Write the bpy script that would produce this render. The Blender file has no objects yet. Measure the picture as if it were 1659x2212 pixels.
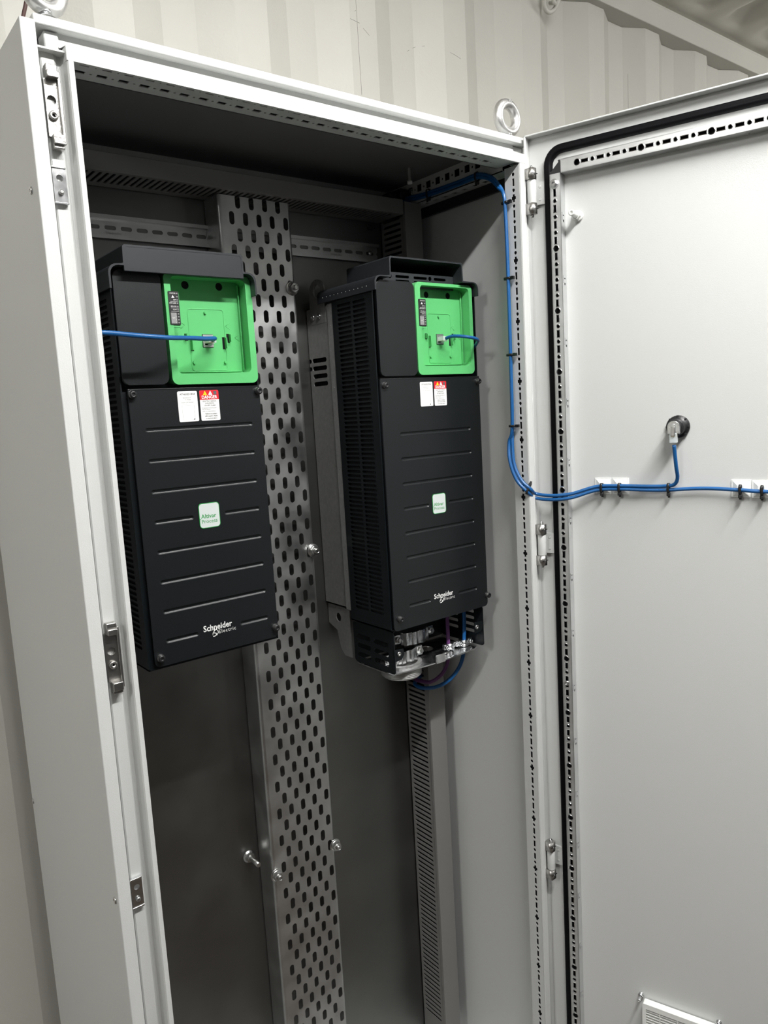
import bpy, bmesh, math, random
from mathutils import Vector, Matrix
from mathutils.geometry import delaunay_2d_cdt
random.seed(4)
S = bpy.context.scene
COL = S.collection
ZO = 1.90            # everything below is written with z measured from a point 1.90 m above the floor
PI = math.pi

# ------------------------------------------------------------------ materials
def mat(name, col, rough=.5, metal=0.0, bump=0.0, bscale=400, var=0.0, vscale=8, spec=.5, coat=0, emit=None, alpha=1, trans=0, stretch=None, rvar=0.0):
    m = bpy.data.materials.new(name); m.use_nodes = True
    nt = m.node_tree; b = nt.nodes['Principled BSDF']
    b.inputs['Base Color'].default_value = (*col, 1); b.inputs['Roughness'].default_value = rough
    b.inputs['Metallic'].default_value = metal
    b.inputs['Specular IOR Level'].default_value = spec
    b.inputs['Coat Weight'].default_value = coat
    b.inputs['Transmission Weight'].default_value = trans
    if emit:
        b.inputs['Emission Color'].default_value = (*emit[0], 1); b.inputs['Emission Strength'].default_value = emit[1]
    tc = nt.nodes.new('ShaderNodeTexCoord'); mp = nt.nodes.new('ShaderNodeMapping')
    nt.links.new(tc.outputs['Object'], mp.inputs['Vector'])
    if stretch: mp.inputs['Scale'].default_value = stretch
    if var or rvar:
        n = nt.nodes.new('ShaderNodeTexNoise'); n.inputs['Scale'].default_value = vscale; n.inputs['Detail'].default_value = 4
        nt.links.new(mp.outputs['Vector'], n.inputs['Vector'])
    if var:
        mr = nt.nodes.new('ShaderNodeMapRange'); mr.inputs['From Min'].default_value = .3; mr.inputs['From Max'].default_value = .7
        mr.inputs['To Min'].default_value = 1 - var; mr.inputs['To Max'].default_value = 1 + var
        nt.links.new(n.outputs['Fac'], mr.inputs['Value'])
        mx = nt.nodes.new('ShaderNodeVectorMath'); mx.operation = 'SCALE'; mx.inputs[0].default_value = col
        nt.links.new(mr.outputs['Result'], mx.inputs['Scale']); nt.links.new(mx.outputs['Vector'], b.inputs['Base Color'])
    if rvar:
        mr = nt.nodes.new('ShaderNodeMapRange'); mr.inputs['From Min'].default_value = .3; mr.inputs['From Max'].default_value = .7
        mr.inputs['To Min'].default_value = rough - rvar; mr.inputs['To Max'].default_value = rough + rvar
        nt.links.new(n.outputs['Fac'], mr.inputs['Value']); nt.links.new(mr.outputs['Result'], b.inputs['Roughness'])
    if bump:
        n2 = nt.nodes.new('ShaderNodeTexNoise'); n2.inputs['Scale'].default_value = bscale; n2.inputs['Detail'].default_value = 2
        nt.links.new(tc.outputs['Object'], n2.inputs['Vector'])
        bp = nt.nodes.new('ShaderNodeBump'); bp.inputs['Strength'].default_value = bump; bp.inputs['Distance'].default_value = .001
        nt.links.new(n2.outputs['Fac'], bp.inputs['Height']); nt.links.new(bp.outputs['Normal'], b.inputs['Normal'])
    return m
M = {}
M['ral'] = mat('light_grey_powder_coat', (.585, .592, .58), .48, bump=.25, bscale=1300, spec=.45)
M['ralin'] = mat('light_grey_smooth_paint', (.585, .592, .582), .42, bump=.12, bscale=700)
M['roofshade'] = mat('roof_underside_shade', (.17, .17, .168), .6)  # shade under the cabinet roof, put into the colour of its underside
M['wall'] = mat('cream_wall_paint', (.56, .55, .505), .50, bump=.4, bscale=160, var=.03, vscale=3)
M['wallfar'] = mat('darkened_unseen_wall', (.035, .035, .036), .55)  # unseen front wall, coloured nearly black to cut the bounced light
M['scuff'] = mat('dark_scratch', (.16, .15, .13), .7)
M['ceil'] = mat('cream_ceiling_paint', (.62, .605, .55), .5, var=.05, vscale=4)
M['floor'] = mat('brown_floor_boards', (.05, .036, .025), .6, var=.25, vscale=6)
M['galv'] = mat('galvanized_steel', (.64, .645, .64), .37, 1.0, var=.10, vscale=22, rvar=.08, bump=.05, bscale=500)
M['plate'] = mat('zinc_plated_panel', (.22, .22, .213), .38, .98, var=.08, vscale=9, rvar=.06)
M['zinc'] = mat('bright_zinc', (.74, .75, .76), .24, 1.0, var=.10, vscale=60, rvar=.08)
M['cast'] = mat('cast_zinc', (.68, .68, .67), .38, .95, bump=.12, bscale=350, var=.08, vscale=80)
M['castdark'] = mat('die_cast_zinc', (.50, .49, .47), .33, 1.0, bump=.3, bscale=300, var=.12, vscale=70)
M['steel'] = mat('polished_steel', (.62, .62, .61), .30, 1.0, var=.1, vscale=90)
M['rail'] = mat('zinc_coated_rail', (.66, .67, .67), .36, .85, var=.07, vscale=30, rvar=.06)
M['heat'] = mat('heat_sink_sheet_metal', (.42, .42, .41), .5, .7, var=.10, vscale=160, bump=.2, bscale=600)
M['drive'] = mat('charcoal_front_plastic', (.0065, .0080, .0092), .36, bump=.15, bscale=1500, spec=.45)
M['side'] = mat('black_blue_side_sheet', (.004, .006, .0075), .40, spec=.32)
M['cap'] = mat('dark_grey_hood_plastic', (.022, .0245, .028), .36, spec=.5)
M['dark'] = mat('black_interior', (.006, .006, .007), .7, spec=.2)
M['black'] = mat('black_plastic', (.012, .012, .013), .42)
M['rubber'] = mat('black_rubber_gasket', (.002, .002, .003), .5, bump=.15, bscale=500, spec=.12)
M['green'] = mat('green_plastic', (.105, .46, .155), .38, spec=.4)
M['duct'] = mat('grey_duct_plastic', (.19, .186, .178), .5)
M['blue'] = mat('blue_cable_jacket', (.008, .088, .265), .36)
M['purple'] = mat('purple_cable_jacket', (.10, .025, .12), .42)
M['white'] = mat('white_nylon', (.82, .83, .80), .4)
M['paper'] = mat('white_label_paper', (.86, .86, .85), .5)
M['ink'] = mat('black_ink', (.02, .02, .02), .6)
M['greyink'] = mat('grey_ink', (.25, .25, .25), .6)
M['red'] = mat('red_label', (.62, .008, .02), .5)
M['yellow'] = mat('yellow_label', (.92, .72, .01), .5)
M['logow'] = mat('white_print', (.78, .78, .76), .5)
M['badge'] = mat('pale_grey_badge', (.62, .66, .65), .35)
M['greenink'] = mat('green_ink', (.02, .30, .06), .5)
M['clear'] = mat('clear_polycarbonate', (.80, .86, .88), .12, spec=.7)
M['clear'].node_tree.nodes['Principled BSDF'].inputs['Alpha'].default_value = .55
M['gold'] = mat('gold_contacts', (.8, .6, .25), .3, 1)
M['led'] = mat('lamp_diffuser', (.9, .9, .88), .5, emit=((1, .99, .972), 122.0))
M['housing'] = mat('white_lamp_housing', (.8, .8, .78), .5)
M['wire'] = mat('dark_red_wire', (.05, .018, .015), .5)
M['motif'] = mat('dark_grey_patch', (.10, .10, .105), .5)

# ------------------------------------------------------------------ geometry helpers
REL = {}
def relm(o): return REL[o.name]
FXZ = (Vector((1, 0, 0)), Vector((0, 0, 1)), Vector((0, -1, 0)))     # faces the viewer (-Y)
FYZ = (Vector((0, 1, 0)), Vector((0, 0, 1)), Vector((-1, 0, 0)))     # faces -X
FYZr = (Vector((0, 1, 0)), Vector((0, 0, 1)), Vector((1, 0, 0)))
FXY = (Vector((1, 0, 0)), Vector((0, 1, 0)), Vector((0, 0, -1)))     # faces down
FXYu = (Vector((1, 0, 0)), Vector((0, 1, 0)), Vector((0, 0, 1)))

def rect(x0, x1, y0, y1): return [(x0, y0), (x1, y0), (x1, y1), (x0, y1)]
def rrect(x0, x1, y0, y1, r, n=5, which=(1, 1, 1, 1)):
    P = []
    for k, (cx, cy, a) in enumerate(((x0, y0, PI), (x1, y0, 1.5*PI), (x1, y1, 0), (x0, y1, .5*PI))):
        if not which[k] or r <= 0: P.append((cx, cy)); continue
        sx = 1 if cx == x0 else -1; sy = 1 if cy == y0 else -1
        for i in range(n+1):
            t = a + .5*PI*i/n
            P.append((cx + sx*r + r*math.cos(t), cy + sy*r + r*math.sin(t)))
    return P
def slot(cx, cy, w, h, n=4):
    r = min(w, h)/2
    return rrect(cx-w/2, cx+w/2, cy-h/2, cy+h/2, r*.999, n)
def circ(cx, cy, r, n=14): return [(cx+r*math.cos(2*PI*i/n), cy+r*math.sin(2*PI*i/n)) for i in range(n)]
def ccw(lp):
    a = sum(lp[k-1][0]*lp[k][1]-lp[k][0]*lp[k-1][1] for k in range(len(lp)))
    return list(lp) if a > 0 else list(reversed(lp))
def shrink(loop, d):
    cx = sum(p[0] for p in loop)/len(loop); cy = sum(p[1] for p in loop)/len(loop)
    w = max(p[0] for p in loop)-min(p[0] for p in loop); h = max(p[1] for p in loop)-min(p[1] for p in loop)
    return [(cx+(p[0]-cx)*(1-2*d/w), cy+(p[1]-cy)*(1-2*d/h)) for p in loop]

class MB:
    def __init__(s): s.bm = bmesh.new(); s.mats = []
    def mi(s, m):
        m = M[m]
        if m not in s.mats: s.mats.append(m)
        return s.mats.index(m)
    def face(s, vs, m, smooth=False):
        try: f = s.bm.faces.new(vs)
        except ValueError: return None
        f.material_index = m; f.smooth = smooth; return f
    def box(s, x0, x1, y0, y1, z0, z1, m, bev=0, seg=2):
        i = s.mi(m)
        vs = [s.bm.verts.new((x, y, z)) for x in (x0, x1) for y in (y0, y1) for z in (z0, z1)]
        fs = [s.face([vs[k] for k in q], i) for q in ((0, 1, 3, 2), (4, 6, 7, 5), (0, 4, 5, 1), (2, 3, 7, 6), (0, 2, 6, 4), (1, 5, 7, 3))]
        if bev:
            es = list({e for f in fs for e in f.edges})
            r = bmesh.ops.bevel(s.bm, geom=es, offset=bev, segments=seg, affect='EDGES', profile=.5)
            for f in r['faces']: f.material_index = i; f.smooth = True
        return s
    def sheet(s, outline, holes, t, org, fr, m, dimple=None, dm=None):
        """flat plate with real holes: outline and holes in (u, v), thickness t behind the face; dimple=(depth, inset) closes the holes with a floor"""
        i = s.mi(m); j = s.mi(dm) if dm else i
        u, v, n = fr; O = Vector(org)
        P = []; F = []
        outline = ccw(outline); holes = [ccw(h) for h in holes]
        for lp in [outline]+list(holes):
            F.append(list(range(len(P), len(P)+len(lp)))); P += [Vector(p) for p in lp]
        if holes:
            ov, oe, of, _, _, fo = delaunay_2d_cdt(P, [], F, 0, 1e-7)
            tris = [f for f, o in zip(of, fo) if 0 in o and not any(k > 0 for k in o)]
        else:
            ov = P; tris = [F[0]]
        w3 = lambda p, d: O + u*p[0] + v*p[1] - n*d
        top = [s.bm.verts.new(w3(p, 0)) for p in ov]
        bot = [s.bm.verts.new(w3(p, t)) for p in ov] if t and not dimple else None
        cnt = {}
        for f in tris:
            s.face([top[k] for k in f], i)
            if bot: s.face([bot[k] for k in reversed(f)], i)
            for a, b in zip(f, list(f[1:])+[f[0]]):
                k = (min(a, b), max(a, b)); cnt[k] = cnt.get(k, 0)+1
        if bot:
            for (a, b), c in cnt.items():
                if c == 1: s.face([top[a], top[b], bot[b], bot[a]], i)
        if dimple:
            dep, ins = dimple
            for lp in holes:
                a = [s.bm.verts.new(w3(p, 0)) for p in lp]; b = [s.bm.verts.new(w3(p, dep)) for p in shrink(lp, ins)]
                for k in range(len(lp)):
                    s.face([a[k], a[(k+1) % len(lp)], b[(k+1) % len(lp)], b[k]], j, True)
                s.face(b, j)
            a = [s.bm.verts.new(w3(p, 0)) for p in outline]; b = [s.bm.verts.new(w3(p, t)) for p in outline]
            for k in range(len(outline)): s.face([a[k], a[(k+1) % len(outline)], b[(k+1) % len(outline)], b[k]], i, len(outline) > 6)
            s.face(list(reversed(b)), i)
        return s
    def prism(s, outline, t, org, fr, m, bev=0, seg=2):
        i = s.mi(m); u, v, n = fr; O = Vector(org)
        a = [s.bm.verts.new(O+u*p[0]+v*p[1]) for p in outline]; b = [s.bm.verts.new(O+u*p[0]+v*p[1]-n*t) for p in outline]
        N = len(outline)
        f0 = s.face(a, i); s.face(list(reversed(b)), i)
        for k in range(N): s.face([a[k], b[k], b[(k+1) % N], a[(k+1) % N]], i, N > 8)
        if bev:
            r = bmesh.ops.bevel(s.bm, geom=list(f0.edges), offset=bev, segments=seg, affect='EDGES', profile=.5)
            for f in r['faces']: f.material_index = i; f.smooth = True
        return s
    def ring(s, c, ax, r, seg, e1=None):
        ax = ax.normalized()
        if e1 is None: e1 = ax.orthogonal().normalized()
        e2 = ax.cross(e1)
        return [s.bm.verts.new(c+(e1*math.cos(2*PI*k/seg)+e2*math.sin(2*PI*k/seg))*r) for k in range(seg)]
    def lathe(s, prof, org, axis, m, seg=20, smooth=True, cap0=True, cap1=True):
        i = s.mi(m); O = Vector(org); A = Vector(axis).normalized(); e = A.orthogonal().normalized()
        R = [s.ring(O+A*h, A, max(r, 1e-5), seg, e) for r, h in prof]
        for a, b in zip(R, R[1:]):
            for k in range(seg): s.face([a[k], a[(k+1) % seg], b[(k+1) % seg], b[k]], i, smooth)
        if cap0: s.face(list(reversed(R[0])), i)
        if cap1: s.face(R[-1], i)
        return s
    def cyl(s, p0, p1, r, m, seg=16, smooth=True):
        p0 = Vector(p0); p1 = Vector(p1)
        return s.lathe([(r, 0), (r, (p1-p0).length)], p0, p1-p0, m, seg, smooth)
    def tube(s, pts, r, m, seg=10, spline=6, closed=False):
        i = s.mi(m); pts = [Vector(p) for p in pts]
        if spline:
            Q = []; n = len(pts)
            for k in range(n if closed else n-1):
                if closed: a, b, c, d = (pts[(k+q) % n] for q in (-1, 0, 1, 2))
                else: a, b, c, d = pts[max(k-1, 0)], pts[k], pts[k+1], pts[min(k+2, n-1)]
                for j in range(spline):
                    t = j/spline
                    Q.append(.5*((2*b)+(c-a)*t+(2*a-5*b+4*c-d)*t*t+(3*b-a-3*c+d)*t**3))
            if not closed: Q.append(pts[-1])
            pts = Q
        n = len(pts); e = None; R = []
        for k in range(n):
            if closed: d = pts[(k+1) % n]-pts[k-1]
            else: d = pts[min(k+1, n-1)]-pts[max(k-1, 0)]
            d.normalize()
            e = d.orthogonal().normalized() if e is None else (e-d*e.dot(d)).normalized()
            R.append(s.ring(pts[k], d, r, seg, e))
        for k in range(n if closed else n-1):
            a = R[k]; b = R[(k+1) % n]
            off = 0
            if closed and k == n-1:
                off = min(range(seg), key=lambda q: (b[q].co-a[0].co).length)
            for q in range(seg): s.face([a[q], a[(q+1) % seg], b[(q+1+off) % seg], b[(q+off) % seg]], i, True)
        if not closed: s.face(list(reversed(R[0])), i); s.face(R[-1], i)
        return s
    def text(s, txt, size, org, fr, m, align='LEFT', offset=0.0, sx=1.0, depth=.00015, shear=0, space=1.0):
        cu = bpy.data.curves.new('t', 'FONT'); cu.body = txt; cu.size = size; cu.align_x = align; cu.align_y = 'CENTER'
        cu.offset = offset*size; cu.resolution_u = 2; cu.shear = shear; cu.space_character = space
        o = bpy.data.objects.new('t', cu); COL.objects.link(o)
        dg = bpy.context.evaluated_depsgraph_get()
        me = bpy.data.meshes.new_from_object(o.evaluated_get(dg))
        u, v, n = fr; O = Vector(org); i = s.mi(m)
        vs = [s.bm.verts.new(O+u*p.co.x*sx+v*p.co.y+n*depth) for p in me.vertices]
        for p in me.polygons: s.face([vs[k] for k in p.vertices], i)
        bpy.data.objects.remove(o); bpy.data.curves.remove(cu); bpy.data.meshes.remove(me)
        return s
    def build(s, name, parent=None, loc=(0, 0, 0), rot=0.0, recalc=True):
        if recalc: bmesh.ops.recalc_face_normals(s.bm, faces=s.bm.faces)
        me = bpy.data.meshes.new(name); s.bm.to_mesh(me); s.bm.free()
        for m in s.mats: me.materials.append(m)
        o = bpy.data.objects.new(name, me); COL.objects.link(o)
        place(o, parent, loc, rot); return o

def place(o, parent, loc, rot=0.0):
    W = Matrix.Translation(Vector(loc)) @ (rot if isinstance(rot, Matrix) else Matrix.Rotation(rot, 4, 'Z'))
    if parent:
        o.parent = parent; o.matrix_basis = relm(parent).inverted() @ W
    else: o.matrix_basis = W
    REL[o.name] = W
def tag(o, label=None, cat=None, group=None, kind=None):
    if label: o['label'] = label
    if cat: o['category'] = cat
    if group: o['group'] = group
    if kind: o['kind'] = kind
    return o
def empty(name, loc, rot=0.0, **k):
    o = bpy.data.objects.new(name, None); o.empty_display_size = .05; COL.objects.link(o)
    place(o, None, loc, rot); return tag(o, **k)
def dup(o, parent=None, loc=None, rot=None):
    c = o.copy(); COL.objects.link(c)
    if parent is not None:
        c.parent = parent; c.matrix_basis = o.matrix_basis.copy(); REL[c.name] = relm(parent) @ c.matrix_basis
    else:
        place(c, None, loc, rot if rot is not None else 0.0)
    for ch in [q for q in list(COL.objects) if q.parent == o]: dup(ch, c)
    return c

# ------------------------------------------------------------------ the container room
WY = .507
X0, X1, YF = -4.2, 3.4, -1.85
ZF, ZC = -ZO, .83
def corr(x):
    t = (x-.903) % .278
    if t < .072: return 0
    if t < .140: return (t-.072)/.068*.034
    if t < .210: return .034
    return .034*(1-(t-.210)/.068)
xs = []
x = .903-.278*19
while x < X1+.3:
    for d in (0, .072, .140, .210): xs.append(x+d)
    x += .278
xs = [X0]+[q for q in xs if X0+.02 < q < X1-.02]+[X1]
def corr_wall(name, y, sgn, m='wall'):
    mb = MB(); i = mb.mi(m)
    zz = (ZF, .78)
    R = [[mb.bm.verts.new((q, y+sgn*corr(q), z)) for q in xs] for z in zz]
    for k in range(len(xs)-1): mb.face([R[0][k], R[0][k+1], R[1][k+1], R[1][k]], i)
    o = mb.build(name); return tag(o, kind='structure')
corr_wall('wall_back', WY, 1)
corr_wall('wall_front', YF, -1, 'wallfar')
for nm, q in (('wall_left', X0), ('wall_right', X1)):
    mb = MB(); mb.box(q-.03 if q < 0 else q, q if q < 0 else q+.03, YF-.05, WY+.05, ZF, ZC, 'wall'); tag(mb.build(nm), kind='structure')
mb = MB(); mb.box(X0, X1, YF-.05, WY+.05, ZF-.03, ZF, 'floor'); tag(mb.build('floor'), kind='structure')
for pts in ([(.259, .490), (.280, .503), (.303, .507)], [(.345, .500), (.375, .497), (.398, .4915)], [(.088, .70), (.088, .54), (.0895, .35)], [(.070, .500), (.095, .497)], [(.104, .489), (.120, .478)], [(.0865, .52), (.083, .518)], [(1.128, .62), (1.128, .50)]):
    mb = MB(); mb.tube([(a, WY+corr(a)+.0000, b) for a, b in pts], .0004, 'scuff', 6, 4); mb.build('scuff_mark', bpy.data.objects['wall_back'])
# roof sheet with pressed ribs running across
mb = MB(); i = mb.mi('ceil')
def sm(t): t = max(0, min(1, t)); return t*t*(3-2*t)
nx, ny = 300, 44
grid = []
for a in range(nx+1):
    xx = X0+(X1-X0)*a/nx
    row = []
    for b in range(ny+1):
        yy = YF-.05 + (WY+.10-YF)*b/ny
        e = sm((WY-.055-yy)/.09)*sm((yy-YF-.05)/.09)
        t = (xx % .209)/.209
        rib = sm((t-.12)/.22)*sm((.88-t)/.22)
        row.append(mb.bm.verts.new((xx, yy, ZC+.045*rib*e)))
    grid.append(row)
for a in range(nx):
    for b in range(ny): mb.face([grid[a][b], grid[a][b+1], grid[a+1][b+1], grid[a+1][b]], i, True)
tag(mb.build('ceiling', recalc=False), kind='structure')
mb = MB(); mb.box(X0, X1, .484, WY+.07, .75, .812, 'wall', .002); mb.box(X0, X1, .50, WY+.07, .812, ZC+.02, 'wall')
tag(mb.build('trim_1'), kind='structure')
mb = MB(); mb.box(X0, X1, YF-.07, YF+.02, .75, .812, 'wall', .002); mb.box(X0, X1, YF-.07, YF+.005, .812, ZC+.02, 'wall')
tag(mb.build('trim_2'), kind='structure')

# ------------------------------------------------------------------ cabinet
CX = -.357
cab = empty('electrical_cabinet', (CX, .19, ZF), label='tall light grey steel electrical cabinet standing open with two black drives inside', cat='cabinet')
XL, XR = -.757, .043          # outer sides
OL, OR, OT = -.7055, 0.0, .0515  # opening
LY = -.015                    # sealing lip plane
FB = ZF+.02
OB = FB+.06
# left front profile (extruded in z), u = outwards from opening edge
def extr(mb, prof, z0, z1, m, smooth=False):
    """open sheet profile in (x,y) swept in z with 1.5 mm thickness"""
    i = mb.mi(m)
    a = [mb.bm.verts.new((p[0], p[1], z0)) for p in prof]; b = [mb.bm.verts.new((p[0], p[1], z1)) for p in prof]
    for k in range(len(prof)-1): mb.face([a[k], a[k+1], b[k+1], b[k]], i, smooth)
mb = MB()
# left stile
pl = [(OL, .035), (OL, LY+.002), (OL-.0008, LY), (OL-.0062, LY), (OL-.0075, LY+.002), (OL-.0078, -.001), (OL-.010, .0022), (OL-.0135, .0022), (OL-.016, -.0012),
      (OL-.0175, -.0025), (OL-.0300, -.0025), (OL-.0315, -.0010), (OL-.0315, .030), (OL-.048, .030)]
extr(mb, pl, OB-.02, OT+.0006, 'ral'); extr(mb, pl[4:], OT+.0006, .066, 'ral')
# right stile
pr_ = [(OR, LY+.002), (OR+.0008, LY), (OR+.0135, LY), (OR+.0145, LY+.002), (OR+.0148, .004), (OR+.018, .0075), (OR+.024, .0075), (OR+.027, .004), (OR+.040, .004), (OR+.0415, .006), (OR+.0415, .035)]
extr(mb, pr_, OB-.02, OT+.0006, 'ral'); extr(mb, pr_[3:], OT+.0006, .066, 'ral')
# top rail and bottom rail, swept in x with profile in (y, z)
def extx(mb, prof, x0, x1, m):
    i = mb.mi(m)
    a = [mb.bm.verts.new((x0, p[0], p[1])) for p in prof]; b = [mb.bm.verts.new((x1, p[0], p[1])) for p in prof]
    for k in range(len(prof)-1): mb.face([a[k], a[k+1], b[k+1], b[k]], i)
pt = [(LY+.002, OT), (LY, OT+.0008), (LY, OT+.0150), (LY+.001, OT+.0158), (LY+.003, OT+.0158), (.006, OT+.0200), (.010, OT+.024), (.011, OT+.030), (.012, OT+.0375)]
extx(mb, pt, OL-.0075, OR+.0145, 'ral')
pbm = [(.03, OB), (LY+.002, OB), (LY, OB-.001), (LY, OB-.015), (.012, OB-.02), (.012, FB)]
extx(mb, pbm, XL+.005, XR-.005, 'ral')
# corner blocks
mb.box(OL-.022, OL-.0065, .008, .030, .062, .088, 'ral', .002); mb.box(OL-.0078, OL-.0070, LY+.0006, .012, OT+.0006, .0664, 'ral'); mb.box(OR+.0139, OR+.0147, LY+.0006, .012, OT+.0006, .0664, 'ral')
mb.box(OL-.046, OL-.006, LY+.004, .004, .0605, .0625, 'ral')
mb.box(OR+.0145, XR, .013, .02, .058, .088, 'ral', .001)
frame = mb.build('frame', cab)
# perforated strips of the frame
hl = []
k = 0
z = 0.0375
while z > -1.72:
    ph = k % 8
    zz = .0375-.0125*k
    c = .0
    if ph == 3: hl.append([(c+a*.0001, zz+b*.0001) for a, b in ((-23, 62), (-23, 30), (-48, 20), (-48, -20), (-23, -30), (-23, -62), (23, -62), (23, -30), (48, -20), (48, 20), (23, 30), (23, 62))])
    elif ph % 2: hl.append(rect(c-.0023, c+.0023, zz-.0060, zz+.0060))
    else: hl.append(circ(c, zz, .0030, 10))
    z = zz-.0125; k += 1
mb = MB(); mb.sheet(rect(-.0125, .0185, OB-.01, OT-.001), hl, .0009, (-.0002, 0, 0), FYZ, 'ralin')
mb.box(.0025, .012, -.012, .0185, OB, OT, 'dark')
mb.build('perforated_strip', cab)
hl = []
n = 0
xx = -.6913
while xx < -.03:
    hl.append(rect(xx-.0058, xx+.0058, .0105, .0178)); hl.append(rect(xx-.0052, xx+.0052, -.0048, -.0022)); hl.append(circ(xx+.0123, .0142, .0016, 8)); hl.append(circ(xx+.0123, -.0035, .0012, 8))
    xx += .0247
mb = MB(); mb.sheet(rect(OL, OR, LY+.001, .033), hl, .0012, (0, 0, OT+.0035), FXY, 'ralin')
mb.box(OL, OR, -.008, .033, OT+.012, OT+.016, 'dark')
mb.box(OL, OR, .0315, .033, OT+.0035, .09, 'ralin')
mb.build('perforated_strip', cab)
# depth rail top right with square holes
hl = [rect(.0782+.0255*k-.0062, .0782+.0255*k+.0062, .0680, .0805) for k in range(8)]+[circ(.0782+.0255*(k-.5), .0738, .0022, 8) for k in range(9)]+[slot(.104, .0935, .008, .012)]
mb = MB(); mb.sheet(rect(.022, .33, .0478, .092), hl, .0015, (-.002, 0, 0), FYZ, 'ralin')
mb.sheet(rect(-.002, .036, .022, .33), [rect(.012, .022, .0782+.0255*k-.005, .0782+.0255*k+.005) for k in range(9)], .0015, (0, 0, .0478), FXY, 'ralin')
mb.box(.03, .036, .022, .33, .030, .0478, 'black')
mb.box(.012, .03, .03, .33, .058, .09, 'dark')
mb.build('depth_rail', cab)
# back frame rail, back panel, sides, roof, floor
mb = MB(); mb.box(XL+.04, XR-.01, .325, .372, .060, .091, 'ralin', .001); mb.build('rear_rail', cab)
mb = MB(); mb.box(XL+.004, XR-.004, .382, .390, ZF+.02, .09, 'ralin'); mb.build('back_panel', cab)
mb = MB(); mb.box(XR-.004, XR, .012, .388, ZF+.02, .088, 'ralin'); r_side = mb.build('side_panel', cab)
mb = MB(); mb.box(XL, XL+.0155, LY, .400, ZF+.03, .0855, 'ral', .0012); l_side = mb.build('side_panel', cab)
def pan_screw(mb, p, n, r=.0042, h=.0018, m='steel'):
    p = Vector(p); n = Vector(n).normalized()
    mb.lathe([(r, 0), (r, h*.4), (r*.8, h*.9), (r*.45, h), (r*.45, h*.25)], p, n, m, 16)
for (y, z) in ((.0105, -.0797), (-.0035, -.902), (.392, -.9297)):
    mb = MB(); pan_screw(mb, (XL-.0002, y, z), (-1, 0, 0)); mb.build('screw', l_side)
mb = MB(); mb.box(XL+.018, XR, .000, .40, .0890, .0995, 'ral', .0015); mb.box(XL+.03, XR-.02, .034, .372, .0885, .0890, 'roofshade')
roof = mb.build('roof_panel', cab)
mb = MB(); mb.lathe([(.0028, 0), (.0028, .022), (.0045, .022), (.0045, .027)], (-.065, .185, .0885), (0, 0, -1), 'white', 12); mb.build('earthing_stud', roof)
mb = MB(); mb.box(XL+.02, XR-.005, LY+.005, .40, FB-.0, FB+.02, 'ralin'); mb.build('bottom_panel', cab)
# mounting plate with keyhole
mb = MB()
key = [(-.0655+a, .0135+b) for a, b in ((-.006, 0), (-.0042, .0042), (0, .006), (.0042, .0042), (.0055, .0025), (.014, .0025), (.014, -.0025), (.0055, -.0025), (.0042, -.0042), (0, -.006), (-.0042, -.0042))]
mb.sheet(rect(-.725, .012, ZF+.12, .075), [key], .002, (0, .31, 0), FXZ, 'plate')
mb.box(.0105, .012, .29, .31, ZF+.12, .075, 'plate')
mb.build('mounting_plate', cab)
# eye bolts
def eye_bolt(cx, cy, rz, parent):
    mb = MB(); b = .0995
    mb.lathe([(.0145, 0), (.0150, .002), (.0140, .005), (.0085, .008), (.0075, .012)], (cx, cy, b), (0, 0, 1), 'zinc', 24)
    c = Vector((cx, cy, b+.0395)); e = Vector((math.cos(rz), math.sin(rz), 0))
    mb.tube([c+e*.0245*math.cos(t)*.92+Vector((0, 0, .0225*math.sin(t))) for t in [2*PI*k/40 for k in range(40)]], .0082, 'cast', 16, 0, closed=True)
    mb.lathe([(.0078, 0), (.0078, .005)], (cx, cy, b+.010), (0, 0, 1), 'zinc', 20)
    n = Vector((math.sin(rz), -math.cos(rz), 0))
    mb.text('W', .009, c+n*.0083+Vector((0, 0, .0245)), (e, Vector((0, 0, 1)), n), 'heat', 'CENTER', .02)
    return mb.build('eye_bolt', parent)
eye_bolt(.0235, .030, math.radians(2), roof)
eye_bolt(-.7195, .022, math.radians(20), roof)
# lock keepers and striker plates on the left stile
def lock_keeper(z0, parent):
    """die-cast keeper with two raised tabs, z0 = its middle"""
    r = empty('lock_keeper', (-.7300, -.0025, z0)); r.parent = parent; r.matrix_basis = relm(parent).inverted() @ relm(r)
    mb = MB(); x = -.7300; y = -.0025
    mb.sheet(rrect(-.0075, .0060, -.030, .029, .001, 2), [circ(-.0012, .0075, .0048, 18)], .004, (x, y-.005, z0), FXZ, 'castdark')
    mb.box(x-.0075, x+.006, y-.0008, y, z0-.03, z0+.029, 'heat')
    mb.box(x+.0060, x+.0090, y-.0085, y, z0-.037, z0+.036, 'castdark', .0006)
    mb.build('body', r)
    for s, zz in ((1, .0290), (-1, -.0300)):
        mb = MB(); a, b = sorted((zz-s*.001, zz+s*.013))
        mb.box(x-.0055, x+.0062, y-.0105, y-.001, z0+a, z0+b, 'castdark', .0009)
        mb.box(x-.0055, x+.0062, y-.0135, y-.009, z0+(zz-.001 if s > 0 else zz-.009), z0+(zz+.006 if s > 0 else zz+.001), 'castdark', .0008)
        mb.build('tab', r)
    mb = MB(); c = (x-.0012, y-.005, z0-.0085)
    mb.lathe([(.0048, 0), (.0048, .0025), (.0040, .0035), (.0019, .0035), (.0019, .0010)], c, (0, -1, 0), 'castdark', 20)
    mb.lathe([(.0019, .0), (.0019, .0012)], c, (0, -1, 0), 'dark', 6)
    mb.build('screw', r)
    return r
lock_keeper(.0035, cab); lock_keeper(-.6035, cab)
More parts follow.
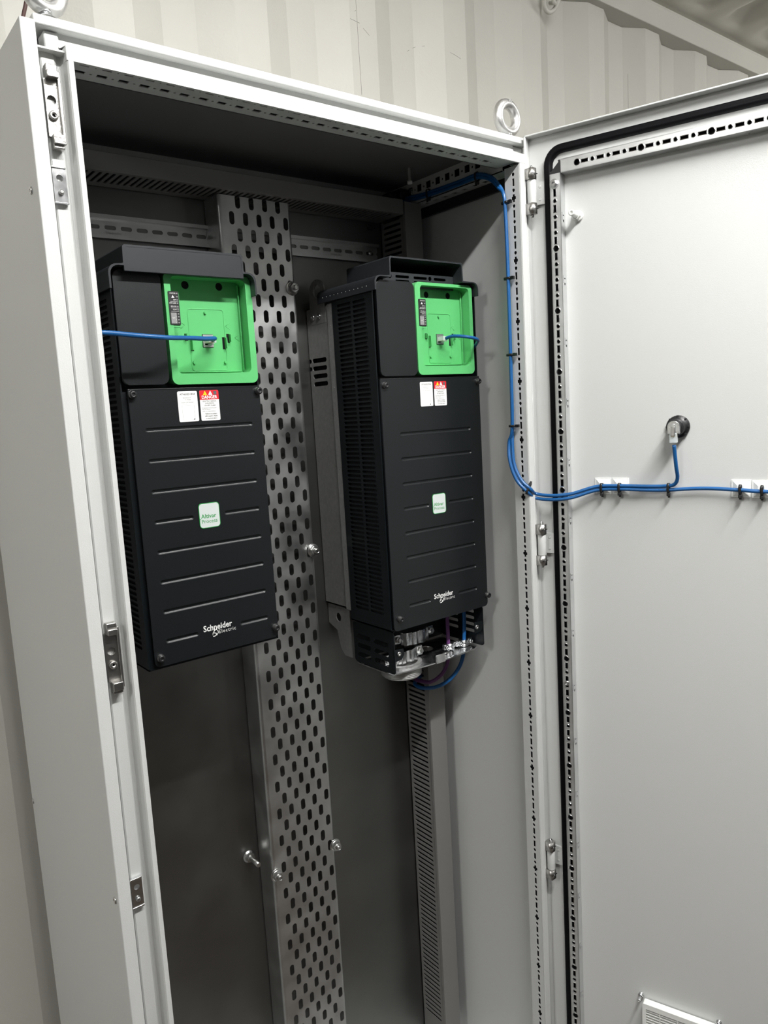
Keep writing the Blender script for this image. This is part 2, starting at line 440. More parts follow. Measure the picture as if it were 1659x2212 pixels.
def striker(z0, parent):
    mb = MB(); x = -.7318; y = -.0025
    mb.sheet(rrect(-.0068, .0072, -.0185, .0185, .0012, 2), [circ(.0003, .0075, .0036, 16), circ(.0003, -.0075, .0026, 12)], .0012, (x, y-.0045, z0), FXZ, 'zinc')
    mb.box(x-.0075, x+.0075, y-.0055, y, z0+.0175, z0+.0195, 'zinc', .0004); mb.box(x-.0075, x+.0075, y-.0055, y, z0-.0195, z0-.0175, 'zinc', .0004)
    o = mb.build('striker_plate', parent)
    mb = MB(); mb.lathe([(.0030, 0), (.0026, .003), (.0012, .0034)], (x+.0003, y-.0045, z0-.0075), (0, -1, 0), 'steel', 14); mb.build('screw', o)
striker(-.0755, cab); striker(-.9025, cab)

# ------------------------------------------------------------------ door (local: x along the leaf, -y towards its inner face, z up)
DA = -math.atan2(.9466, .3223)
DO = Vector((.0344+.02*.9466, -.0562+.02*.3223, 0))
DM = Matrix.Translation(DO) @ Matrix.Rotation(DA, 4, 'Z')
def dw(d, z, h): return DM @ Vector((d, -h, z))
DX = Vector((math.cos(DA), math.sin(DA), 0)); DN = Vector((-math.sin(DA), math.cos(DA), 0))
DB = ZF+.05
dl, dr_, dt = -.052, .742, .0995
mb = MB()
mb.box(dl, dr_, 0, .0015, DB, dt, 'ralin')
for a in ((dl, dl+.0035, -.0165, 0, DB, dt), (dr_-.0035, dr_, -.0165, 0, DB, dt), (dl, dr_, -.0165, 0, dt-.0030, dt), (dl, dr_, -.0165, 0, DB, DB+.003)):
    mb.box(*a, 'ralin', .0010)
door = mb.build('door', cab, DO, DA)
def dpart(mb, name, parent=None): return mb.build(name, parent or door, DO, DA)
# gasket loop
mb = MB(); gx0, gx1, gz0, gz1 = -.0152, .705, DB+.03, .0705
path = rrect(gx0, gx1, gz0, gz1, .024, 7)
i = mb.mi('rubber')
prof = [(-.0068, 0), (-.0068, .0055), (-.0050, .0085), (-.0015, .0095), (.0010, .0086), (.0030, .0095), (.0058, .0075), (.0068, .0045), (.0068, 0)]
n = len(path); R = []
for k in range(n):
    p = Vector(path[k]); a = Vector(path[k-1]); b = Vector(path[(k+1) % n])
    t1 = (p-a).normalized(); t2 = (b-p).normalized(); t = (t1+t2).normalized(); nn = Vector((t.y, -t.x))
    sc = 1/max(.4, t.dot(t2))
    R.append([mb.bm.verts.new((p.x+nn.x*w*sc, -h, p.y+nn.y*w*sc)) for w, h in prof])
for k in range(n):
    a = R[k]; b = R[(k+1) % n]
    for q in range(len(prof)-1): mb.face([a[q], a[q+1], b[q+1], b[q]], i, True)
dpart(mb, 'gasket')
# rails of the door
def rail_holes(c0, n, z0, horiz):
    H = []
    for k in range(n):
        ph = k % 8; s = z0+.0125*k*(1 if horiz else -1)
        f = (lambda a, b: (a, b)) if horiz else (lambda a, b: (b, a))
        if ph == 0: H.append([f(s+q[0], c0+q[1]) for q in circ(0, 0, .0046, 16)])
        elif ph % 2: H.append([f(s+q[0], c0+q[1]) for q in rect(-.0056, .0056, -.0022, .0022)])
        else: H.append([f(s+q[0], c0+q[1]) for q in circ(0, 0, .0028, 12)])
    return H
def ridge(mb, H, org, fr, m='zinc'):
    """raised pressed rims round the holes"""
    for lp in H:
        big = shrink(lp, -.0009); i = mb.mi(m); u, v, nn = fr; O = Vector(org)
        a = [mb.bm.verts.new(O+u*p[0]+v*p[1]) for p in big]; b = [mb.bm.verts.new(O+u*p[0]+v*p[1]+nn*.0005) for p in lp]
        for k in range(len(lp)): mb.face([a[k], a[(k+1) % len(lp)], b[(k+1) % len(lp)], b[k]], i)
H = rail_holes(.0008, 152, -.0887+.1, False)
H = [h for h in H if max(p[1] for p in h) < .0268 and min(p[1] for p in h) > -1.80]
mb = MB(); mb.sheet(rect(-.0072, .0107, -1.81, .0283), H, .0008, (0, -.020, 0), FXZ, 'rail'); ridge(mb, H, (0, -.020, 0), FXZ)
tz = [-.0377+.1-.1005*k for k in range(1, 19)]
TH = []
for z in tz: TH += [rect(.0035, .0055, z-.006, z+.006), rect(.0085, .0135, z+.001, z+.003), rect(.0085, .0135, z-.009, z-.005)]
mb.sheet(rect(0, .020, -1.81, .0283), TH, .0013, (.0107, -.020, 0), FYZr, 'rail')
mb.sheet(rect(0, .020, -1.81, .0283), [], .0013, (-.0072, -.020, 0), FYZ, 'rail')
mb.box(-.005, .0085, -.010, -.009, -1.80, .026, 'dark')
vr = dpart(mb, 'vertical_rail')
mb = MB(); mb.lathe([(.0068, 0), (.0068, .0012), (.0062, .002), (.0055, .002), (.0055, .006), (.0048, .0068), (.0024, .0068), (.0024, .003)], (.0008, -.020, .0126), (0, -1, 0), 'zinc', 6, False)
mb.lathe([(.0078, 0), (.0078, .0012)], (.0008, -.020, .0126), (0, -1, 0), 'zinc', 20); dpart(mb, 'bolt')
mb = MB(); mb.lathe([(.0045, 0), (.0045, .002), (.0038, .003), (.0018, .003), (.0018, .001)], (.0008, -.020, -.833), (0, -1, 0), 'steel', 16); dpart(mb, 'screw')
H = rail_holes(.0385, 56, .0388, True)
mb = MB(); mb.sheet(rect(.0118, .70, .0275, .0488), H, .0008, (0, -.020, 0), FXZ, 'rail'); ridge(mb, H, (0, -.020, 0), FXZ)
TH = [rect(.086+.1004*k-.006, .086+.1004*k+.006, .006, .0085) for k in range(6)]+[rect(.086+.1004*k-.001, .086+.1004*k+.001, .012, .016) for k in range(6)]
mb.sheet(rect(.0118, .70, 0, .020), TH, .0013, (0, -.020, .0275), FXY, 'rail')
mb.sheet(rect(.0118, .70, 0, .020), [], .0013, (0, -.020, .0488), FXYu, 'rail')
mb.box(.014, .69, -.010, -.009, .030, .046, 'dark')
dpart(mb, 'horizontal_rail')
mb = MB(); mb.prism([(-.0070, .0287), (.0112, .0287), (.0112, .0478), (.0088, .0490), (.0065, .0475), (.0085, .0455), (-.0042, .0325), (-.0068, .0330)], .018, (0, -.019, 0), FXZ, 'black', .0004)
dpart(mb, 'corner_connector')
def earth_stud(d, z, L, parent=None, m='white', s=1.0):
    mb = MB(); p = Vector((d, 0, z)); n = Vector((0, -1, 0))
    mb.lathe([(.0105*s, 0), (.0105*s, .0012), (.0090*s, .0014), (.0090*s, .003), (.0105*s, .0032), (.0105*s, .0045), (.008*s, .0046)], p, n, m, 24)
    mb.lathe([(.0080*s, .0045), (.0080*s, .013*s), (.0078*s, .0135*s)], p, n, m, 6, False)
    mb.lathe([(.0046*s, .013*s), (.0058*s, .014*s), (.0058*s, L-.001), (.0050*s, L), (.0028*s, L), (.0022*s, L-.002)], p, n, m, 12)
    return dpart(mb, 'earthing_stud', parent)
earth_stud(.0322, -.0400, .034, s=.85)
M['studz'] = M['zinc']
for d in (.1185, .2490): earth_stud(d, -1.4108, .018, m='zinc', s=.45)
# hinges
def hinge(z0):
    r = empty('hinge', (.021, -.022, z0)); r.parent = cab; r.matrix_basis = relm(cab).inverted() @ relm(r)
    for s in (1, -1):
        mb = MB(); c = z0+s*.0275
        mb.prism(rrect(.0115, .0262, -.0295, -.0140, .004, 4, (0, 1, 1, 0)), .0175, (0, 0, c-.00875), FXY, 'castdark')
        mb.box(.0118, .0262, -.0298, -.0290, c-.0005, c+.0005, 'dark')
        mb.lathe([(.0016, 0), (.0016, .0008)], (.0185, -.0295, c-.001), (0, -1, 0), 'zinc', 10)
        mb.build('hinge_block', r)
        mb = MB(); mb.lathe([(.0028, 0), (.0028, .0035), (.0016, .0042), (.0016, .005)] , (.0205, -.0215, c+s*.0088), (0, 0, s), 'zinc', 12); mb.build('pin', r)
    mb = MB(); mb.lathe([(.0072, 0), (.0075, .001), (.0075, .036), (.0072, .037)], (.0205, -.0215, z0-.0185), (0, 0, 1), 'ralin', 20)
    a = dw(-.040, 0, .0012); b = dw(-.0205, 0, .0012)
    i = mb.mi('ralin')
    P = [Vector((.0205, -.0290, 0)), dw(-.0415, 0, .0085), dw(-.0375, 0, .0055), dw(-.0205, 0, .0055), dw(-.0205, 0, .0005), dw(-.044, 0, .0005), Vector((.0235, -.0160, 0))]
    A = [mb.bm.verts.new((p.x, p.y, z0-.0180)) for p in P]; B = [mb.bm.verts.new((p.x, p.y, z0+.0180)) for p in P]
    for k in range(len(P)): mb.face([A[k], A[(k+1) % len(P)], B[(k+1) % len(P)], B[k]], i)
    mb.face(A, i); mb.face(list(reversed(B)), i)
    for dz in (.010, -.010): mb.lathe([(.0024, 0), (.0018, .0006), (.0008, .0001)], dw(-.0295, z0+dz, .0055), -DN, 'ralin', 12)
    mb.build('hinge_leaf', r)
for z in (.0070, -.5850, -1.1800): hinge(z)

# ------------------------------------------------------------------ perforated tray
tray = empty('perforated_cable_tray', (-.34, .285, -1.62), label='vertical perforated galvanized cable tray bolted to the plate between the two drives', cat='cable tray')
hl = []
for k in range(0, 62):
    z = .0125-.0258*k
    cols = [-.3725, -.3475, -.3225, -.2975] if k % 2 == 0 else [-.385, -.36, -.335, -.31, -.2835]
    for c in cols: hl.append(slot(c, z, .0092, .0208, 4))
mb = MB(); TB = -1.62
mb.sheet(rect(-.402, -.278, TB, .0215), hl, .0011, (0, .26, 0), FXZ, 'galv')
i = mb.mi('galv')
def arcp(cx, cy, r, a0, a1, n): return [(cx+r*math.cos(a0+(a1-a0)*k/n), cy+r*math.sin(a0+(a1-a0)*k/n)) for k in range(n+1)]
for sgn, xe in ((-1, -.402), (1, -.278)):
    P = [(xe, .26)]+[(xe+sgn*(.006*math.sin(t)), .266-.006*math.cos(t)) for t in [.5*PI*k/5 for k in range(1, 6)]]+[(xe+sgn*.006, .308)]
    A = [mb.bm.verts.new((p[0], p[1], TB)) for p in P]; B = [mb.bm.verts.new((p[0], p[1], .0215)) for p in P]
    for q in range(len(P)-1): mb.face([A[q], A[q+1], B[q+1], B[q]], i, True)
    Pi = [(p[0]-sgn*.0012 if k else p[0], p[1]+(.0012 if k < 3 else 0)) for k, p in enumerate(P)]
    A = [mb.bm.verts.new((p[0], p[1], TB)) for p in Pi]; B = [mb.bm.verts.new((p[0], p[1], .0215)) for p in Pi]
    for q in range(len(P)-1): mb.face([A[q], A[q+1], B[q+1], B[q]], i, True)
mb.build('channel', tray)
def bolt(x, z, y=.26):
    r = empty('bolt', (x, y, z)); r.parent = tray; r.matrix_basis = relm(tray).inverted() @ relm(r)
    mb = MB(); mb.lathe([(.0118, 0), (.0118, .0014), (.0112, .0016), (.0085, .0016), (.0085, .0030)], (x, y, z), (0, -1, 0), 'steel', 24); mb.build('washer', r)
    mb = MB(); mb.lathe([(.0082, .0030), (.0086, .0038), (.0086, .0095), (.0078, .0105)], (x, y, z), (0, -1, 0), 'steel', 6, False); mb.build('nut', r)
    mb = MB(); mb.lathe([(.0046, .008), (.0046, .0150), (.0040, .0160), (.0036, .0160), (.0034, .0148)], (x, y, z), (0, -1, 0), 'steel', 14); mb.build('stud', r)
for x, z in ((-.2805, -.1195), (-.2755, -.5787), (-.2725, -1.1526), (-.4015, -1.1560)): bolt(x, z)
r = empty('bolt', (-.4285, .31, -1.131)); r.parent = tray; r.matrix_basis = relm(tray).inverted() @ relm(r)
mb = MB(); mb.lathe([(.0112, 0), (.0112, .0014), (.0084, .0016), (.0084, .003)], (-.4285, .31, -1.131), (0, -1, 0), 'steel', 24); mb.build('washer', r)
mb = MB(); mb.lathe([(.0082, .003), (.0082, .010)], (-.4285, .31, -1.131), (0, -1, 0), 'steel', 6, False); mb.build('nut', r)
mb = MB(); mb.lathe([(.0042, .0), (.0042, .038)], (-.4285, .31, -1.131), (0, -1, 0), 'steel', 12); mb.build('stud', r)

# ------------------------------------------------------------------ DIN rail
mb = MB()
hl = [slot(-.6922+.02495*k, -.0362, .0178, .0062, 4) for k in range(27)]
mb.sheet(rect(-.705, -.050, -.0482, -.0242), hl, .001, (0, .3085, 0), FXZ, 'galv')
mb2i = mb.mi('steel')
for z0, z1 in ((-.0242, -.0187), (-.0537, -.0482)):
    mb.box(-.705, -.050, .3015, .3027, z0, z1, 'galv')
for z0 in (-.0242, -.0490): mb.box(-.705, -.050, .3018, .3090, z0, z0+.0008, 'galv')
for x in (-.576, -.160): mb.text('Weidmüller', .0052, (x, .3082, -.0440), FXZ, 'heat', 'LEFT')
din = mb.build('din_rail', None, (-.38, .305, -.036))
for v in din.data.vertices: v.co -= Vector((-.38, .305, -.036))
tag(din, 'slotted steel mounting rail running behind the top of both drives', 'mounting rail')
mb = MB(); mb.lathe([(.0048, 0), (.0044, .002), (.002, .003)], (-.0655-.003, .3075, -.0355), (0, -1, 0), 'steel', 14); mb.build('screw', din)

# ------------------------------------------------------------------ slotted ducts
def vduct():
    x0, x1, y0, y1, z0, z1 = -.037, .0015, .235, .309, -1.72, .047
    r = empty('slotted_cable_duct', ((x0+x1)/2, (y0+y1)/2, z0), label='vertical grey slotted cable duct behind and below the right drive', cat='cable duct', group='slotted cable ducts')
    H = [slot(.2755, -.0316+.0005+.01045*k, .052, .0048, 3) for k in range(-156, 7)]
    mb = MB(); mb.sheet(rect(y0+.002, y1, z0, z1-.025), H, .0015, (x0, 0, 0), FYZ, 'duct')
    mb.box(x1-.0015, x1, y0+.002, y1, z0, z1-.025, 'duct'); mb.box(x0, x1, y1-.0015, y1, z0, z1-.02, 'duct')
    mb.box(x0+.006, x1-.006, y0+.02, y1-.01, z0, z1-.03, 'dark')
    mb.build('trough', r)
    mb = MB(); mb.box(x0-.0015, x1+.0015, y0-.0015, y0+.006, z0, z1, 'duct', .001); mb.build('cover', r)
vduct()
def hduct():
    x0, x1, y0, y1, z0, z1 = -.715, -.0435, .232, .309, .0229, .0475
    r = empty('slotted_cable_duct', ((x0+x1)/2, (y0+y1)/2, z0), label='horizontal grey slotted cable duct under the cabinet roof', cat='cable duct', group='slotted cable ducts')
    H = [slot(-.705+.00985*k, .2665, .0046, .050, 3) for k in range(66)]
    mb = MB(); mb.sheet(rect(x0, x1, y0+.003, y1), H, .0015, (0, 0, z0), FXY, 'duct')
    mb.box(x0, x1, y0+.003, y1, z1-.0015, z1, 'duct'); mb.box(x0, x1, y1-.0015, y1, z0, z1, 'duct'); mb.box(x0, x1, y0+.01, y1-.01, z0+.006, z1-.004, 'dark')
    mb.build('trough', r)
    mb = MB(); mb.box(x0, x1, y0-.0008, y0+.006, z0-.0008, z1+.0008, 'duct', .0008); mb.build('cover', r)
hduct()

# ------------------------------------------------------------------ drives
def drive(p):
    """p: dict of the measured extents of one drive"""
    xl, xr, zb = p['xl'], p['xr'], p['zb']
    r = empty('variable_speed_drive', ((xl+xr)/2, .20, zb), label=p['label'], cat='motor drive')
    zt = p['capb']
    YFR, YB = .104, .219
    # housing with side vents
    mb = MB()
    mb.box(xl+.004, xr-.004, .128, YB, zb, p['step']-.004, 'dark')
    H = []
    z = zt-.0125
    while z > zb+.022:
        H.append(slot(.1400, z, .0370, .0046, 3)); H.append(slot(.1835, z, .0395, .0046, 3)); z -= .00765
    mb.sheet(rect(YFR, YB, zb-.002, zt+.01), H, .002, (xl, 0, 0), FYZ, 'side')
    mb.sheet(rect(YFR, YB, zb-.002, zt+.01), [], .002, (xr, 0, 0), FYZr, 'side')
    mb.box(xl+.002, xr-.002, .1255, .1275, zb, zt, 'side'); mb.box(xl+.002, xr-.002, YFR+.001, YFR+.003, zb, p['cover'][3]-.002, 'side'); mb.box(xl, xr, YFR, YB, zb-.002, zb, 'side')
    mb.build('housing', r)
    # heat sink case
    mb = MB(); xm = xl+.006; xm2 = xr-.006
    hs = []
    for k in range(4):
        zc = -.2400-.0140*k
        hs.append(slot(.2768, zc, .046, .0080, 4)); 
        if k < 2: hs.append(slot(.3010+.006, zc, .010, .0075, 3))
    mb.sheet(rect(.236, .3085, zb+.015, zt-.004), hs if p['big'] else [], .0015, (xm, 0, 0), FYZ, 'heat')
    mb.box(xm2-.0015, xm2, .219, .3085, zb+.015, zt-.004, 'heat'); mb.box(xm, xm2, .219, .3085, zt-.006, zt-.004, 'heat'); mb.box(xm, xm2, .219, .3085, zb+.015, zb+.017, 'heat')
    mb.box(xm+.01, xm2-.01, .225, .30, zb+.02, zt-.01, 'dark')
    mb.box(xm-.0042, xm, .219, .2375, zb+.0135, zt-.004, 'heat', .0015)
    for z in (-.185, -.292, -.435, -.62):
        if z > zb+.03: mb.lathe([(.0017, 0), (.0012, .0006), (.0006, .0002)], (xm-.0042, .2285, z), (-1, 0, 0), 'steel', 8)
    hsk = mb.build('heat_sink_case', r)
    if p['big']:
        # lifting lug
        mb = MB(); lug = [(.2955, -.1765), (.2955, -.125)]+[(.2710+.0235*math.cos(t), -.1210+.0215*math.sin(t)) for t in [PI*k/14 for k in range(15)]]+[(.2475, -.1765)]
        lug = [(a, b) for a, b in lug]
        mb.sheet(lug, [circ(.2705, -.1195, .0115, 18)], .003, (xm-.0005, 0, 0), FYZ, 'heat')
        lo = mb.build('lifting_lug', hsk)
        for y in (.2862, .2660):
            mb = MB(); pan_screw(mb, (xm-.0005, y, -.1636), (-1, 0, 0), .0052, .004, 'zinc'); mb.build('screw', hsk)
        mb = MB(); mb.sheet([(.3090, -.697), (.2600, -.697), (.2390, -.700), (.2390, -.7905), (.2620, -.7905), (.2740, -.778), (.2830, -.745), (.3090, -.735)], [circ(.2760, -.7190, .0085, 18)], .002, (xm+.004, 0, 0), FYZ, 'heat')
        mb.build('lower_bracket', hsk)
    # hood
    yf = p['capy']; c = p['cap']      # c = (left, stepL, stepR, right, top, step, bottom)
    L, SL, SR, RR, T, ST, BO = c
    def outline(o, hoodon=True):
        P = [(L+o, BO)]
        P += [(L+o+.011*(1-math.cos(t)), ST-.012-o*.6+.011*math.sin(t)) for t in [.5*PI*k/5 for k in range(6)]]
        if hoodon:
            P += [(SL+o-.001, ST-o-.0002), (SL+o, ST-o+.001), (SL+o+.0006, T-o-.0025), (SL+o+.003, T-o), (SR-o-.003, T-o), (SR-o-.0006, T-o-.0025), (SR-o, ST-o+.001), (SR-o+.001, ST-o-.0002)]
        P += [(RR-o-.011*(1-math.cos(t)), ST-.012-o*.6+.011*math.sin(t)) for t in [.5*PI*(5-k)/5 for k in range(6)]]
        return P+[(RR-o, BO)]
    mb = MB(); i = mb.mi('cap')
    def shell(y0, y1, on):
        A, B = outline(0, on), outline(.0026, on)
        a0 = [mb.bm.verts.new((q[0], y0, q[1])) for q in A]; a1 = [mb.bm.verts.new((q[0], y1, q[1])) for q in A]
        b0 = [mb.bm.verts.new((q[0], y0, q[1])) for q in B]; b1 = [mb.bm.verts.new((q[0], y1, q[1])) for q in B]
        for k in range(len(A)-1):
            mb.face([a0[k], a0[k+1], a1[k+1], a1[k]], i); mb.face([b0[k], b1[k], b1[k+1], b0[k+1]], i)
            mb.face([a0[k], b0[k], b0[k+1], a0[k+1]], i); mb.face([a1[k], a1[k+1], b1[k+1], b1[k]], i)
    shell(yf, .2075, True); shell(.2075, .256, False)
    mb.prism([(SL+.002, ST-.004), (SR-.002, ST-.004), (SR-.002, T-.001), (SL+.002, T-.001)], .002, (0, .2065, 0), FXZ, 'cap')
    if p['big']:
        for k in range(12): mb.lathe([(.0007, 0), (.0004, .0005)], (L-.0001, .112+.0115*k, BO+.0085), (-1, 0, 0), 'logow', 6)
    hood = mb.build('hood', r)
    bpy.context.view_layer.update()
    if p['closed']:
        mb = MB(); o = outline(.0005)
        P = [(SL+.0005, ST-.0095), (SR-.0005, ST-.0095), (SR-.0005, T-.002), (SR-.004, T-.0005), (SL+.004, T-.0005), (SL+.0005, T-.002)]
        mb.prism(P, .003, (0, yf+.0003, 0), FXZ, 'cap', .0006); mb.build('front_panel', hood)
    else:
        mb = MB(); y = .112; zz = ST+.0035
        H = [circ(SL+.018, zz, .0042, 14), slot(SL+.045, zz, .030, .0045), slot(SL+.085, zz, .030, .0045), circ(SL+.107, zz, .0038, 14), slot(SL+.130, zz, .028, .0045), slot(SL+.045, zz-.007, .030, .0035), slot(SL+.085, zz-.007, .030, .0035)]
        mb.sheet(rect(SL+.003, SR-.003, ST-.014, ST+.010), H, .002, (0, y, 0), FXZ, 'cap'); mb.build('vent_plate', hood)
    # blank cover
    b = p['blank']; mb = MB(); mb.prism(rrect(b[0], b[1], b[2], b[3], .008, 5), .008, (0, .0985, 0), FXZ, 'drive', .0012); mb.build('blank_cover', r)
    # green cradle
    g = p['green']; gi = p['gin']
    cr = empty('display_cradle', (0, 0, 0)); cr.parent = r; cr.matrix_basis = relm(r).inverted() @ relm(cr)
    mb = MB()
    mb.sheet(rrect(g[0], g[1], g[2], g[3], .009, 6), [rrect(gi[0], gi[1], gi[2], gi[3], .007, 6)], .021, (0, .0985, 0), FXZ, 'green')
    mb.box(g[0]+.003, g[1]-.003, .1205, .1245, g[2]+.003, g[3]-.003, 'dark')
    sx, sz = p['sock']
    hol = [circ(sx-.0270, sz+.0753, .0055, 18), circ(sx+.0240, sz+.0755, .0055, 18), rect(sx-.0085, sx+.0085, sz-.0092, sz+.0092)]
    hk = [(-.0245, -.0042, .0200), (-.0318, .0048, .0100), (.0248, -.0030, .0170), (.0318, .0040, .0125)]
    for a, bz, h in hk: hol.append(rect(sx+a-.0026, sx+a+.0026, sz+bz-h/2, sz+bz+h/2))
    mb.sheet(rect(gi[0]-.001, gi[1]+.001, gi[2]-.001, gi[3]+.001), hol, .001, (0, .1195, 0), FXZ, 'green')
    # chamfer inside right and bottom walls
    mb.box(gi[1]-.0035, gi[1]-.0022, .1155, .1195, gi[2]+.004, gi[3]-.004, 'green', .0004)
    mb.box(gi[0]+.003, gi[1]-.006, .1155, .1195, gi[2]+.0022, gi[2]+.0035, 'green', .0004)
    # raised outline panel, pegs, hooks, arrows
    A = rrect(sx-.0270, sx+.0270, sz-.0410, sz+.0435, .004, 4)
    mb.tube([(a[0], .1194, a[1]) for a in A], .00055, 'green', 6, 0, closed=True)
    for a, bz in ((-.0012, .0385), (-.0240, -.0300), (.0240, -.0300)): mb.lathe([(.0020, 0), (.0017, .0028)], (sx+a, .1195, sz+bz), (0, -1, 0), 'green', 12)
    for a, bz, h in hk:
        s = 1 if a > 0 else -1
        mb.box(sx+a-.0004+s*.0014, sx+a+.0010+s*.0014, .1130, .1200, sz+bz-h/2+.001, sz+bz+h/2-.001, 'green', .0003)
    for ax, az, s in ((-.0350, .0210, 1), (.0318, .0210, -1), (.0452, .0050, -1)):
        for q in (1, -1): mb.tube([(sx+ax-s*.004, .1195, sz+az+q*.0048), (sx+ax+s*.0026, .1195, sz+az)], .0005, 'green', 6, 0)
    mb.build('frame', cr)
    mb = MB()
    mb.sheet(rect(-.0078, .0078, -.0085, .0085), [rect(-.0054, .0054, -.0058, .0046)], .006, (sx, .1180, sz), FXZ, 'cast')
    mb.box(sx-.006, sx+.006, .121, .124, sz-.007, sz+.006, 'dark')
    mb.build('network_socket', cr)
    # status strip
    l = p['led']; mb = MB(); w = l[1]-l[0]; h = l[3]-l[2]
    mb.box(l[0]+.0004, l[1]+.0010, .0990, .104, l[2]-.003, l[3]-.001, 'green')
    mb.prism(rrect(l[0], l[1], l[2], l[3], .0012, 3), .0007, (0, .0977, 0), FXZ, 'black')
    rows = ['STATUS', None, 'ASF', 'ETH LNK', 'ETH MS', 'COM']
    for k, t in enumerate(rows):
        z = l[3]-h*(.06+.098*k)
        if t: mb.text(t, .0023, (l[0]+w*.70, .0977, z), FXZ, 'logow', 'RIGHT', .01)
        else: mb.prism([(l[0]+w*.30, z-.0015), (l[0]+w*.58, z-.0015), (l[0]+w*.44, z+.0019)], .0001, (0, .0975, 0), FXZ, 'logow')
        mb.box(l[0]+w*.76, l[0]+w*.90, .0974, .0977, z-.0008, z+.0008, 'greyink')
    for k in (2.5, 4.5, 5.5):
        z = l[3]-h*(.06+.098*k); mb.box(l[0]+w*.18, l[0]+w*.92, .0975, .0977, z-.00015, z+.00015, 'logow')
    mb.box(l[0]+w*.12, l[0]+w*.66, .0974, .0977, l[2]+h*.035, l[2]+h*.36, 'greyink')
    mb.text('NET', .0022, (l[0]+w*.36, .0974, l[2]+h*.2), FXZ, 'logow', 'CENTER')
    for k in range(4):
        z = l[2]+h*(.065+.088*k); mb.text(str(4-k), .0020, (l[0]+w*.59, .0974, z), FXZ, 'logow', 'CENTER'); mb.box(l[0]+w*.76, l[0]+w*.90, .0974, .0977, z-.0008, z+.0008, 'greyink')
    mb.build('status_strip', cr)
    # front cover with pressed ribs
    c0, c1, cz0, cz1 = p['cover']; H = []
    for k in range(8):
        z = p['rib0']-p['ribp']*k; x0, x1 = p['ribx']
        segs = [(x0, x1)]
        if k == 3: segs = [(x0, p['bx']-.0232), (p['bx']+.0232, x1)]
        if k == 7: segs = [(x0, p['lgx'][0]-.0075), (p['lgx'][1]+.0062, x1)]
        for a, bb in segs: H.append(slot((a+bb)/2, z, bb-a, .0064, 4))
    mb = MB(); mb.sheet(rrect(c0, c1, cz0, cz1, .008, 5, (1, 1, 0, 0)), H, .005, (0, .0985, 0), FXZ, 'drive', dimple=(.0024, .0022))
    mb.box(c0, c1, .0983, .104, cz1-.0008, cz1+.0012, 'drive', .0004)
    fc = mb.build('front_cover', r)
    for (x, z) in p['scr']:
        mb = MB()
        mb.lathe([(.0060, 0), (.0056, .0008), (.0050, .001)], (x, .0985, z), (0, -1, 0), 'black', 16)
        mb.lathe([(.0048, .001), (.0050, .002), (.0050, .0055), (.0044, .0068), (.0020, .0072), (.0018, .0062)], (x, .0985, z), (0, -1, 0), 'black', 14)
        for q in range(3): mb.lathe([(.0051, .002+.0014*q), (.0053, .0024+.0014*q), (.0051, .0028+.0014*q)], (x, .0985, z), (0, -1, 0), 'steel', 14, cap0=False, cap1=False)
        mb.build('screw', fc)
    # labels
    lx, lz = p['lab']; Y = .0985; W, Hh = .0287, .0412
    mb = MB(); mb.prism(rrect(lx, lx+W, lz-Hh, lz, .002, 4), .00025, (0, Y-.0003, 0), FXZ, 'paper'); yy = Y-.0003
    mb.text(p['model'], .0034, (lx+W/2, yy, lz-.0042), FXZ, 'ink', 'CENTER', .008)
    for q in (.0072, .0128, .0176): mb.box(lx+.002, lx+W-.002, yy-.0001, yy, lz-q-.0001, lz-q, 'greyink')
    mb.text('8B0490002L/M', .0019, (lx+W*.66, yy, lz-.0090), FXZ, 'greyink', 'RIGHT'); mb.text('24-1503789', .0019, (lx+W*.66, yy, lz-.0113), FXZ, 'greyink', 'RIGHT')
    mb.text(p['spec'], .0018, (lx+W/2, yy, lz-.0152), FXZ, 'greyink', 'CENTER')
    for a in ((.0055, .0230, .0190, .0191), (.0055, .0230, .0388, .0389), (.0055, .0056, .0190, .0389), (.0229, .0230, .0190, .0389)): mb.box(lx+a[0], lx+a[1], yy-.0001, yy, lz-a[3], lz-a[2], 'ink')
    mb.prism([(lx+.0228, lz-.0387), (lx+.0228, lz-.0367), (lx+.0208, lz-.0387)], .0001, (0, yy-.0001, 0), FXZ, 'ink')
    mb.build('rating_label', fc)
    dx = lx+W+.0034
    mb = MB(); mb.prism(rrect(dx, dx+W, lz-Hh, lz+.0006, .002, 4), .00025, (0, Y-.0003, 0), FXZ, 'paper')
    mb.prism(rrect(dx, dx+W, lz-.0123, lz+.0006, .002, 4, (0, 0, 1, 1)), .0001, (0, Y-.0004, 0), FXZ, 'red'); yy = Y-.0005
    for q, mm in ((.0050, 'yellow'), (.0130, 'paper')):
        mb.prism([(dx+q, lz-.0062), (dx+q+.0064, lz-.0062), (dx+q+.0032, lz-.0002)], .0001, (0, yy, 0), FXZ, mm)
        mb.text('!', .0034, (dx+q+.0032, yy-.0001, lz-.0040), FXZ, 'ink', 'CENTER', .01)
    mb.box(dx+.0212, dx+.0255, yy-.0001, yy, lz-.0058, lz-.0010, 'motif')
    mb.text('DANGER', .0062, (dx+W/2, yy, lz-.0092), FXZ, 'paper', 'CENTER', .025, sx=.93)
    for k, t in enumerate(('ELECTRIC SHOCK,', 'EXPLOSION,', 'OR ARC FLASH')): mb.text(t, .0025, (dx+W/2, yy, lz-.0146-.0029*k), FXZ, 'ink', 'CENTER')
    for k, t in enumerate(('To operate, remove all power.', 'Wait 15 minutes.', 'Verify no voltage is present.')): mb.text(t, .0017, (dx+.0022, yy, lz-.0238-.0022*k), FXZ, 'ink', 'LEFT', sx=1.05)
